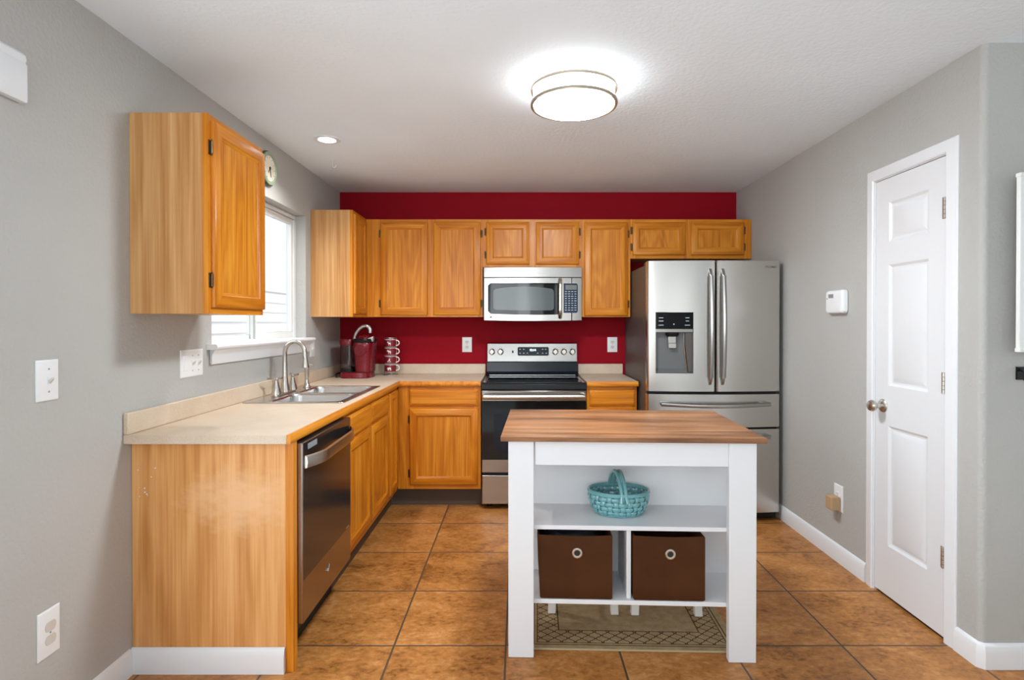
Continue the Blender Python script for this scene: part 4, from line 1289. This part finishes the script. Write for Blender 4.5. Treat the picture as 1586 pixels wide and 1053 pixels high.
ANIMALS = [
    ('deer', 'topmost mug of the stack, red with a white deer silhouette',
     [(-.30, -.9), (-.2, -.1), (-.55, .1), (-.75, .45), (-.55, .5), (-.6, .95), (-.45, .6), (-.25, .95), (-.3, .5), (-.1, .25), (.6, .2), (.75, -.05), (.6, -.2), (.7, -.9), (.5, -.9), (.4, -.3), (-.02, -.3), (-.1, -.9)]),
    ('moose', 'second mug from the top of the stack, red with a white moose silhouette',
     [(-.2, -.9), (-.25, -.2), (-.5, .1), (-.9, .0), (-.95, .2), (-.6, .35), (-.9, .8), (-.55, .6), (-.3, .85), (-.3, .45), (.1, .4), (.6, .25), (.8, -.1), (.7, -.9), (.5, -.9), (.45, -.3), (.05, -.25), (0, -.9)]),
    ('wolf', 'third mug from the top of the stack, red with a white seated wolf silhouette',
     [(-.6, -.9), (-.75, -.6), (-.4, -.5), (-.3, -.1), (0, .2), (.05, .55), (.0, .9), (.25, .6), (.4, .3), (.35, -.1), (.55, -.5), (.75, -.9)]),
    ('bear', 'bottom mug of the stack, red with a white bear silhouette',
     [(-.6, -.9), (-.55, -.3), (-.9, -.2), (-.95, 0), (-.6, .2), (-.5, .4), (-.1, .35), (.2, .5), (.6, .4), (.8, 0), (.8, -.9), (.5, -.9), (.45, -.35), (0, -.4), (-.1, -.9), (-.35, -.9), (-.3, -.45), (-.4, -.9)]),
]
def make_mug():
    t_ = thing('mug', '', 'mug', (MGX, MGY, CT), group='stacked red mugs', world=False)
    b = MB()
    b.lathe([(0.034, 0.0), (0.044, 0.0015), (0.0463, 0.004), (0.0465, 0.030), (0.0465, 0.058), (0.0462, 0.0615), (0.043, 0.0615), (0.0425, 0.052), (0.042, 0.010), (0.020, 0.006)], n=36)
    for i, f in enumerate(b.f):
        zc = sum(b.v[k][2] for k in f) / len(f); rc = sum(math.hypot(b.v[k][0], b.v[k][1]) for k in f) / len(f)
        b.mi[i] = 1 if (zc > 0.0585 or rc < 0.0435 or zc < 0.003) else 0
    build('body', b, [M['mug_red'], M['mug_white']], t_)
    h = MB()
    h.tube([(0.045 + 0.026 * math.sin(a) ** 0.8 if 0 < a < math.pi else 0.045, -0.006, 0.033 + 0.021 * math.cos(a)) for a in [k * math.pi / 12 for k in range(13)]], 0.0048, 8)
    build('handle', h, M['mug_white'], t_)
    return t_
proto = make_mug()
for k, (an, lab, poly) in enumerate(ANIMALS):
    if k == 0: t_ = proto
    else:
        t_ = proto.copy(); COL.objects.link(t_)
        for ch in list(proto.children):
            if ch.name.startswith('emblem'): continue
            c_ = ch.copy(); COL.objects.link(c_); c_.parent = t_
    t_.location = (MGX, MGY, CT + 0.026 + (3 - k) * 0.0675)
    t_['label'] = lab
    e = MB()
    fr_, bk_ = [], []
    dens = []
    for (u, v), (u2, v2) in zip(poly, poly[1:] + poly[:1]):
        for q in (0, 0.5): dens.append((u + (u2 - u) * q, v + (v2 - v) * q))
    for u, v in dens:
        a = math.radians(-92) + u * 0.42
        fr_.append((0.0472 * math.cos(a), 0.0472 * math.sin(a), 0.031 + v * 0.019))
        bk_.append((0.0463 * math.cos(a), 0.0463 * math.sin(a), 0.031 + v * 0.019))
    e.loft([bk_, fr_])
    build('emblem', e, M['mug_white'], t_, smooth=False)

# ------------------------------------------------------------------ switches, outlets and small wall items
def wall_plate(name, label, cat, m, u, z, wd, ht, group):
    """m maps (u, w, z); plate centred at (u, z)"""
    p = m(u, 0, z)
    t_ = thing(name, label, cat, p, group=group)
    mb = MB(m)
    rect_rings(mb, u - wd / 2, u + wd / 2, z - ht / 2, z + ht / 2, [(0, 0.0005), (0, 0.003), (0.004, 0.006), (0.006, 0.0065)])
    build('cover_plate', mb, M['plate'], t_, angle=50)
    return t_

def screws(t_, m, u, zlist):
    for z in zlist:
        build('screw', MB(m).lathe([(0.003, 0.006), (0.003, 0.0075)], (u, 0, z), 8, 'y'), M['grey_mark'], t_)

def toggle(t_, m, u, z):
    mb = MB(m).box(u - 0.006, u + 0.006, 0.006, 0.0085, z - 0.013, z + 0.013)
    o = build('switch_slot', mb, M['plate'], t_)
    build('toggle', MB(m).prism([(0.006, z - 0.010), (0.007, z - 0.001), (0.019, z + 0.010), (0.021, z + 0.004), (0.010, z - 0.010)], u - 0.004, u + 0.004, 'x'), M['almond'], o)

def receptacle(t_, m, u, z, mat, slots=True, R=0.0175):
    for dz in (-0.021, 0.021):
        zz = z + dz
        ring_ = []
        for k in range(24):
            a = 2 * math.pi * k / 24
            ring_.append((R * math.cos(a), max(-0.0135 * R / 0.0175, min(0.0135 * R / 0.0175, R * math.sin(a)))))
        mb = MB(m)
        mb.loft([[(u + p, wv, zz + q) for p, q in ring_] for wv in (0.006, 0.0085)])
        o = build('receptacle', mb, mat, t_)
        if not slots: continue
        for du in (-0.006, 0.006):
            build('slot', MB(m).box(u + du - 0.0013, u + du + 0.0013, 0.0080, 0.0088, zz - 0.001, zz + 0.008), M['dark'], o)
        build('slot', MB(m).lathe([(0.0025, 0.0080), (0.0025, 0.0088)], (u, 0, zz - 0.007), 8, 'y'), M['dark'], o)
    screws(t_, m, u, [z])

ml = face_left(LX)
mr = face_right(RX)
mbk = face_back(BY)
GS = 'white switch plates'
t_ = wall_plate('light_switch', 'single white switch plate on the left wall nearest the camera', 'switch', ml, 1.750, 1.169, 0.083, 0.130, GS)
toggle(t_, ml, 1.752, 1.169); screws(t_, ml, 1.752, (1.169 - 0.036, 1.169 + 0.036))
t_ = wall_plate('light_switch', 'wide three gang white switch plate left of the window sill', 'switch', ml, 2.522, 1.168, 0.172, 0.124, GS)
rk = MB(ml); rect_rings(rk, 2.522 - 0.070, 2.522 - 0.036, 1.135, 1.201, [(0, 0.006), (0.001, 0.009), (0.004, 0.0105)])
build('rocker', rk, M['plate'], t_)
toggle(t_, ml, 2.522, 1.168); toggle(t_, ml, 2.568, 1.168)
for u in (2.522, 2.568): screws(t_, ml, u, (1.168 - 0.034, 1.168 + 0.034))
t_ = wall_plate('light_switch', 'narrow white switch plate right of the window above the sink', 'switch', ml, 3.985, 1.168, 0.080, 0.122, GS)
toggle(t_, ml, 3.985, 1.168); screws(t_, ml, 3.985, (1.132, 1.204))
GO = 'white outlet plates'
t_ = wall_plate('wall_outlet', 'white outlet plate with two almond receptacle covers low on the left wall', 'outlet', ml, 1.750, 0.367, 0.083, 0.150, GO)
receptacle(t_, ml, 1.752, 0.367, M['almond'], False, 0.020)
t_ = wall_plate('wall_outlet', 'white outlet on the red wall left of the oven', 'outlet', mbk, -0.440, 1.170, 0.080, 0.124, GO)
receptacle(t_, mbk, -0.440, 1.170, M['cream'])
t_ = wall_plate('wall_outlet', 'white outlet on the red wall right of the oven', 'outlet', mbk, 0.773, 1.170, 0.082, 0.124, GO)
receptacle(t_, mbk, 0.773, 1.170, M['cream'])
t_ = wall_plate('wall_outlet', 'white outlet low on the right wall behind a tan plug', 'outlet', mr, 3.120, 0.362, 0.085, 0.148, GO)
receptacle(t_, mr, 3.120, 0.362, M['plate'])
pg = MB(mr)
rect_rings(pg, 3.088, 3.150, 0.300, 0.374, [(0.006, 0.0095), (0.0, 0.012), (0.0, 0.058), (0.004, 0.062)])
tag(build('plug_in_adapter', pg, M['tan'], bevel=0.002), 'small tan plug in box on the outlet near the pantry door', 'adapter')

# thermostat
t_ = thing('thermostat', 'white thermostat with grey display on the right wall', 'thermostat', (RX, 3.12, 1.405))
b = MB(mr)
TU0, TU1, TZ0, TZ1 = 3.035, 3.205, 1.404, 1.536
rings = []
for wv, ins in ((0.001, 0.004), (0.006, 0.0), (0.026, 0.001), (0.034, 0.006), (0.037, 0.014)):
    rings.append([(p[0], wv, p[1]) for p in rrect(TU0 + ins, TU1 - ins, TZ0 + ins, TZ1 - ins, 0, 0.018)])
b.loft(rings)
build('case', b, M['plate'], t_)
build('display', MB(mr).box(3.120, 3.168, 0.036, 0.0378, 1.492, 1.514), M['lcd'], t_)
build('button', MB(mr).box(3.178, 3.186, 0.036, 0.0385, 1.486, 1.492), M['grey_mark'], t_)

# wall clock
t_ = thing('wall_clock', 'round cream clock with sage green rim above the kitchen window', 'clock', (LX, 3.28, 2.266))
mc = lambda x, y, z: (LX + x, 3.28 + y, 2.266 + z)
build('back_rim', MB(mc).lathe([(0.100, 0.001), (0.103, 0.006), (0.102, 0.014), (0.098, 0.018)], n=40, axis='x'), M['clock_edge'], t_)
build('green_rim', MB(mc).lathe([(0.098, 0.016), (0.096, 0.024), (0.080, 0.026), (0.074, 0.020), (0.074, 0.016)], n=40, axis='x'), M['clock_green'], t_)
cf = build('dial', MB(mc).lathe([(0.075, 0.016), (0.075, 0.0195)], n=40, axis='x'), M['clock_face'], t_)
for k in range(12):
    a = 2 * math.pi * k / 12
    c_, s_ = math.cos(a), math.sin(a)
    q = MB(mc)
    q.prism([(0.060 * c_ - 0.002 * s_, 0.060 * s_ + 0.002 * c_), (0.060 * c_ + 0.002 * s_, 0.060 * s_ - 0.002 * c_), (0.068 * c_ + 0.002 * s_, 0.068 * s_ - 0.002 * c_), (0.068 * c_ - 0.002 * s_, 0.068 * s_ + 0.002 * c_)], 0.019, 0.0202, 'x')
    build('hour_mark', q, M['grey_mark'], cf)
for nm, ang, ln in (('hour_hand', 232, 0.036), ('minute_hand', 285, 0.052)):
    a = math.radians(ang)
    q = MB(mc).tube([(0.022, -0.010 * math.cos(a), -0.010 * math.sin(a)), (0.022, ln * math.cos(a), ln * math.sin(a))], [0.003, 0.0015], 6)
    build(nm, q, M['clock_edge'], t_)
build('centre_cap', MB(mc).lathe([(0.008, 0.0195), (0.007, 0.025)], n=14, axis='x'), M['bronze'], t_)

# valance over the patio door, top left
va = MB()
vprof = [(LX + 0.001, 2.010), (LX + 0.022, 2.010), (LX + 0.024, 2.014), (LX + 0.024, 2.120), (LX + 0.019, 2.128), (LX + 0.022, 2.136), (LX + 0.020, 2.150), (LX + 0.010, 2.160), (LX + 0.001, 2.162)]
va.prism(vprof, -0.62, 1.662, 'y')
tag(build('door_valance', va, M['trim']), 'white moulded valance high on the left wall at the photo edge', 'valance')

# white panel and hook on the short wall at the right edge
t_ = thing('wall_panel', 'white rectangular panel standing off the grey wall at the right edge', 'panel', (2.15, CY, 1.24))
build('board', MB().box(1.885, 2.40, 2.085, 2.103, 1.246, 1.912), M['panel_white'], t_, bevel=0.004)
build('frame_edge', MB().box(1.883, 2.402, 2.081, 2.104, 1.240, 1.256).box(1.883, 2.402, 2.081, 2.104, 1.902, 1.918), M['panel_white'], t_, bevel=0.003)
build('mounting_block', MB().box(2.05, 2.25, 2.103, CY - 0.0005, 1.50, 1.66), M['panel_white'], t_)
hk = MB()
hk.box(1.935, 1.985, CY - 0.008, CY - 0.0005, 1.13, 1.18)
hk.tube([(1.945, CY - 0.006, 1.17), (1.945, CY - 0.03, 1.165), (1.945, CY - 0.042, 1.145), (1.945, CY - 0.030, 1.130)], 0.006, 8)
tag(build('wall_hook', hk, M['black']), 'small black hook below the white panel at the right edge', 'hook')

# ------------------------------------------------------------------ ceiling lights
LCX, LCY = 0.246, 2.52
r = thing('ceiling_light', 'round lit flush mount ceiling light with two brushed metal bands', 'ceiling light', (LCX, LCY, H - 0.10))
build('drum_side', MB().lathe([(0.184, H - 0.004), (0.184, H - 0.095)], (LCX, LCY, 0), 48, cap0=False, cap1=False), M['lamp_side'], r)
build('dome_diffuser', MB().lathe([(0.184, H - 0.0952), (0.172, H - 0.108), (0.130, H - 0.120), (0.07, H - 0.127), (0.01, H - 0.129)], (LCX, LCY, 0), 48, cap0=False), M['lamp'], r)
for z0, z1 in ((H - 0.038, H - 0.024), (H - 0.104, H - 0.090)):
    b = MB()
    b.lathe([(0.185, z0), (0.1955, z0), (0.1975, (z0 + z1) / 2), (0.1955, z1), (0.185, z1)], (LCX, LCY, 0), 48, cap0=False, cap1=False)
    build('metal_band', b, M['band'], r)
for a in (20, 140, 222, 318):
    c_, s_ = math.cos(math.radians(a)), math.sin(math.radians(a))
    build('band_post', MB().tube([(LCX + 0.190 * c_, LCY + 0.190 * s_, H - 0.094), (LCX + 0.190 * c_, LCY + 0.190 * s_, H - 0.030)], 0.0022, 6), M['nickel'], r)

RLX, RLY = -1.143, 3.285
r = thing('recessed_light', 'small lit recessed ceiling light above the sink', 'ceiling light', (RLX, RLY, H))
build('trim_ring', MB().lathe([(0.050, H - 0.001), (0.052, H - 0.006), (0.076, H - 0.007), (0.080, H - 0.001)], (RLX, RLY, 0), 32, cap0=False, cap1=False), M['trim'], r)
build('lens', MB().lathe([(0.051, H - 0.001), (0.046, H - 0.004), (0.02, H - 0.006)], (RLX, RLY, 0), 28), M['lamp_small'], r)
sl = bpy.data.lights.new('recessed_lamp_light', 'SPOT')
sl.energy = 46; sl.color = (1.0, 0.98, 0.95); sl.shadow_soft_size = 0.05; sl.spot_size = math.radians(135); sl.spot_blend = 0.85
so = bpy.data.objects.new('recessed_lamp_light', sl); so.location = (RLX, RLY, H - 0.02); COL.objects.link(so)

hk = MB()
HKX, HKY = -1.262, 3.73
hk.lathe([(0.010, H), (0.010, H - 0.003), (0.004, H - 0.006)], (HKX, HKY, 0), 14)
hk.tube([(HKX, HKY, H - 0.004), (HKX, HKY, H - 0.022)] + [(HKX + 0.012 - 0.012 * math.cos(a), HKY, H - 0.030 - 0.014 * math.sin(a)) for a in [k * math.pi * 1.15 / 8 for k in range(9)]], 0.003, 8)
tag(build('ceiling_hook', hk, M['trim']), 'small white hook screwed into the ceiling beyond the recessed light', 'hook')

# ------------------------------------------------------------------ kitchen island (local coordinates)
ISL = (-0.077, 2.205)
YAW = -0.04
isl = thing('kitchen_island', 'white kitchen island table with brown wood top and open shelves', 'kitchen island', (ISL[0], ISL[1], 0), YAW, world=False)
IM = Matrix.Translation((ISL[0], ISL[1], 0)) @ Matrix.Rotation(YAW, 4, 'Z')
def IW(x, y, z):
    v = IM @ Vector((x, y, z)); return tuple(v)
W0, W1 = 0.030, 1.016
build('table_top', MB().box(0.0, 1.05, 0.0, 0.70, 0.877, 0.897), M['island_top'], isl, bevel=0.002)
LEGT = 0.032
for x0, x1 in ((W0, W0 + 0.103), (W1 - 0.108, W1)):
    for y0 in (0.020, 0.648):
        build('leg', MB().box(x0, x1, y0, y0 + LEGT, 0.0, 0.877), M['island_white'], isl, bevel=0.0025)
build('apron', MB().box(W0 + 0.107, W1 - 0.108, 0.030, 0.048, 0.777, 0.877), M['island_white'], isl, bevel=0.0015)
build('apron', MB().box(W0 + 0.105, W1 - 0.108, 0.652, 0.670, 0.777, 0.877), M['island_white'], isl, bevel=0.0015)
for x0 in (W0 + 0.004, W1 - 0.022):
    build('side_rail', MB().box(x0, x0 + 0.018, 0.053, 0.647, 0.777, 0.877), M['island_white'], isl, bevel=0.0015)
build('back_panel', MB().box(W0 + 0.002, W1 - 0.007, 0.325, 0.340, 0.205, 0.876), M['island_white'], isl)
build('shelf', MB().box(W0 + 0.002, W1 - 0.002, 0.0525, 0.325, 0.508, 0.526), M['island_white'], isl, bevel=0.0015)
build('shelf', MB().box(W0 + 0.002, W1 - 0.002, 0.0525, 0.325, 0.205, 0.223), M['island_white'], isl, bevel=0.0015)
build('divider', MB().box(0.512, 0.530, 0.072, 0.325, 0.223, 0.508), M['island_white'], isl, bevel=0.0015)

# storage bins
def make_bin(label, x0, x1, y0, y1, z0, z1, lean):
    c = ((x0 + x1) / 2, (y0 + y1) / 2)
    t_ = thing('storage_bin', label, 'storage bin', IW(c[0], c[1], z0), YAW, group='brown fabric bins', world=False)
    hx, hy, h = (x1 - x0) / 2, (y1 - y0) / 2, z1 - z0
    b = MB()
    n = 8
    def wallring(z, ins, sag=0.0):
        out = []
        l = lean * z / h
        pts = []
        for a, c0 in (((-1, -1), (1, -1)), ((1, -1), (1, 1)), ((1, 1), (-1, 1)), ((-1, 1), (-1, -1))):
            for k in range(n):
                u = k / n
                x = a[0] + (c0[0] - a[0]) * u; y = a[1] + (c0[1] - a[1]) * u
                bulge = 0.004 * math.sin(math.pi * u) * math.sin(math.pi * min(1, z / h))
                pts.append((x * (hx - ins) + l * (1 if x < 0 else 0) + (bulge if x == 1 else -bulge if x == -1 else 0), y * (hy - ins) + (bulge if y == 1 else -bulge if y == -1 else 0),
                            z - sag * math.sin(math.pi * u)))
        return pts
    rings = [wallring(0.001, 0.006), wallring(0.008, 0.0)] + [wallring(h * q, 0.0) for q in (0.25, 0.5, 0.75)] + [wallring(h - 0.004, 0.0, 0.004), wallring(h, 0.002, 0.004), wallring(h - 0.002, 0.008, 0.004), wallring(h * 0.5, 0.008), wallring(0.012, 0.010)]
    b.loft(rings)
    build('fabric_body', b, M['bin'], t_, angle=60)
    g = MB()
    gz = h - 0.072
    yf = -hy - 0.0042
    R = 0.0215
    rr = []
    for k in range(9):
        a = 2 * math.pi * k / 8
        rr.append((0.0165 + 0.0055 * math.cos(a), yf - 0.001 + 0.003 * math.sin(a)))
    g.lathe([(r_, y_) for r_, y_ in rr], (0.004, 0, gz), 28, 'y', cap0=False, cap1=False)
    go = build('grommet', g, M['nickel'], t_)
    build('grommet_hole', MB().lathe([(0.0125, yf + 0.001), (0.0125, yf - 0.0006)], (0.004, 0, gz), 24, 'y'), M['dark'], go)
    return t_
make_bin('brown fabric storage bin on the left half of the island lower shelf', 0.158, 0.452, 0.052, 0.310, 0.2235, 0.487, -0.012)
make_bin('brown fabric storage bin on the right half of the island lower shelf', 0.5365, 0.824, 0.052, 0.310, 0.2235, 0.488, 0.0)
# dark cloth lying in the left bin
cl = MB()
nx, ny = 14, 10
g_ = []
random.seed(3)
for i in range(nx + 1):
    col = []
    for j in range(ny + 1):
        u, v = i / nx, j / ny
        e_ = min(u, 1 - u, v, 1 - v) * 5
        z = 0.425 + 0.045 * min(1, e_) + 0.012 * math.sin(u * 9 + v * 4) * math.sin(v * 7 - u * 3)
        col.append(cl.pt(*IW(0.176 + u * 0.255, 0.066 + v * 0.225, z)))
    g_.append(col)
for i in range(nx):
    for j in range(ny):
        cl.face((g_[i][j], g_[i + 1][j], g_[i + 1][j + 1], g_[i][j + 1]))
lo = [cl.pt(*IW(0.176 + (0 if i == 0 else 1) * 0.255, 0.066 + (0 if j == 0 else 1) * 0.225, 0.2365)) for i, j in ((0, 0), (1, 0), (1, 1), (0, 1))]
cl.face(lo[::-1])
cl.face([g_[i][0] for i in range(nx + 1)][::-1] + [lo[0], lo[1]])
cl.face([g_[nx][j] for j in range(ny + 1)][::-1] + [lo[1], lo[2]])
cl.face([g_[i][ny] for i in range(nx + 1)] + [lo[2], lo[3]])
cl.face([g_[0][j] for j in range(ny + 1)] + [lo[3], lo[0]])
tag(build('folded_cloth', cl, M['cloth_dark']), 'dark cloth filling the left brown storage bin', 'cloth')

# ceramic basket
BZ = 0.5262
bx, by = 0.498, 0.212
t_ = thing('ceramic_basket', 'teal woven ceramic basket with twin strand handle on the island shelf', 'basket', IW(bx, by, BZ), YAW + math.radians(-4), world=False)
NS, NB_, HB = 26, 4, 0.098
def brad(z):
    q = z / HB
    k = 0.74 + 0.26 * math.sin(min(1, q * 1.05) * math.pi / 2) ** 0.8
    return 0.127 * k, 0.090 * k
wv = MB()
ND = NS * 6
for row in range(NB_):
    zc = 0.016 + row * 0.0205
    ph = row % 2
    rings = []
    for k in range(ND):
        a = 2 * math.pi * k / ND
        off = 0.0036 * math.cos(NS / 2 * 2 * math.pi * k / ND + math.pi * ph)
        ring_ = []
        for dr_, dz in ((0.0, -0.0088), (0.0028, -0.005), (0.0036, 0.0), (0.0028, 0.005), (0.0, 0.0088), (-0.003, 0.0)):
            rx_, ry_ = brad(zc + dz)
            ring_.append(((rx_ + off + dr_) * math.cos(a), (ry_ + off + dr_) * math.sin(a), zc + dz))
        rings.append(ring_)
    rings.append(rings[0])
    wv.loft(rings, False, False)
for s_ in range(NS):
    a = 2 * math.pi * s_ / NS
    rings = []
    for q in range(21):
        z = 0.004 + (HB - 0.006) * q / 20
        rowf = (z - 0.016) / 0.0205
        off = -0.0036 * math.cos(math.pi * rowf) * (1 if s_ % 2 == 0 else -1)
        rx_, ry_ = brad(z)
        ring_ = []
        for dt, dr_ in ((-0.0105, 0.0), (-0.006, 0.0030), (0.0, 0.0040), (0.006, 0.0030), (0.0105, 0.0), (0.0, -0.003)):
            tx, ty = -math.sin(a), math.cos(a)
            ring_.append(((rx_ + off + dr_) * math.cos(a) + dt * tx, (ry_ + off + dr_) * math.sin(a) + dt * ty, z))
        rings.append(ring_)
    wv.loft(rings)
wv.loft([[(k * 0.1 * math.cos(a), k * 0.071 * math.sin(a), z) for a in [2 * math.pi * i / 40 for i in range(40)]] for k, z in ((0.98, 0.001), (1.02, 0.004), (1.0, 0.010), (0.9, 0.010))])
build('woven_body', wv, M['teal'], t_, recalc=True, angle=60)
rm = MB()
for zc, r_ in ((HB - 0.001, 0.0068), (HB + 0.004, 0.0055)):
    rm.tube([((0.129) * math.cos(a), 0.092 * math.sin(a), zc) for a in [2 * math.pi * i / 64 for i in range(64)]], r_, 10, closed=True)
build('rim', rm, M['teal'], t_)
ha = MB()
for dx in (-0.009, 0.009):
    pth = []
    for k in range(25):
        u = k / 24
        yy = -0.096 + 0.192 * u
        zz = HB - 0.022 + (0.105) * math.sin(math.pi * u) ** 0.62 if 0 < u < 1 else HB - 0.022
        pth.append((dx + 0.018 - 0.045 * (u - 0.0), yy, zz))
    pth[0] = (dx * 1.6 + 0.018, -0.103, HB - 0.026)
    ha.tube(pth, 0.0078, 10)
build('handle', ha, M['teal'], t_)

# stools pushed under the island
def make_stool():
    s_ = thing('stool', '', 'stool', (0, 0, 0), YAW, group='white stools under the island', world=False)
    st = MB()
    st.loft([rrect(-0.17, 0.17, -0.125, 0.125, z, 0.04) if k != 2 else rrect(-0.165, 0.165, -0.12, 0.12, z, 0.04) for k, z in enumerate((0.575, 0.598, 0.604))])
    build('seat', st, M['stool_white'], s_)
    for sx in (-1, 1):
        for sy in (-1, 1):
            lg_ = MB()
            lg_.loft([[(sx * x + dx, sy * y + dy, z) for dx, dy in ((-0.018, -0.016), (0.018, -0.016), (0.018, 0.016), (-0.018, 0.016))] for x, y, z in ((0.145, 0.123, 0.0), (0.118, 0.095, 0.575))])
            build('leg', lg_, M['stool_white'], s_, bevel=0.003)
    for sy in (-1, 1):
        build('rung', MB().box(-0.125, 0.125, sy * 0.113 - 0.008, sy * 0.113 + 0.008, 0.225, 0.248), M['stool_white'], s_, bevel=0.002)
    for sx in (-1, 1):
        build('rung', MB().box(sx * 0.129 - 0.008, sx * 0.129 + 0.008, -0.103, 0.103, 0.325, 0.348), M['stool_white'], s_, bevel=0.002)
    return s_
RUGT = 0.0075
st0 = make_stool()
for k, (lx, lab) in enumerate(((0.356, 'white stool tucked under the island behind the left bin, feet on the rug'), (0.738, 'white stool tucked under the island behind the right bin, feet on the rug'))):
    if k == 0: s_ = st0
    else:
        s_ = st0.copy(); COL.objects.link(s_)
        for ch in list(st0.children):
            c_ = ch.copy(); COL.objects.link(c_); c_.parent = s_
    s_.location = IW(lx, 0.486, RUGT + 0.0003)
    s_['label'] = lab

# rug
t_ = thing('rug', 'olive rug with brown trellis border on the tiles under the island', 'rug', (0.030, 2.277, 0.0), -0.03, world=False)
build('pile', MB().box(0.0, RUG_W, 0.0, RUG_D, 0.0004, RUGT), M['rug'], t_, bevel=0.002)
build('binding', MB().tube([(0, 0, 0.0042), (RUG_W, 0, 0.0042), (RUG_W, RUG_D, 0.0042), (0, RUG_D, 0.0042)], 0.0042, 8, closed=True), M['rug_edge'], t_)

bpy.context.view_layer.update()
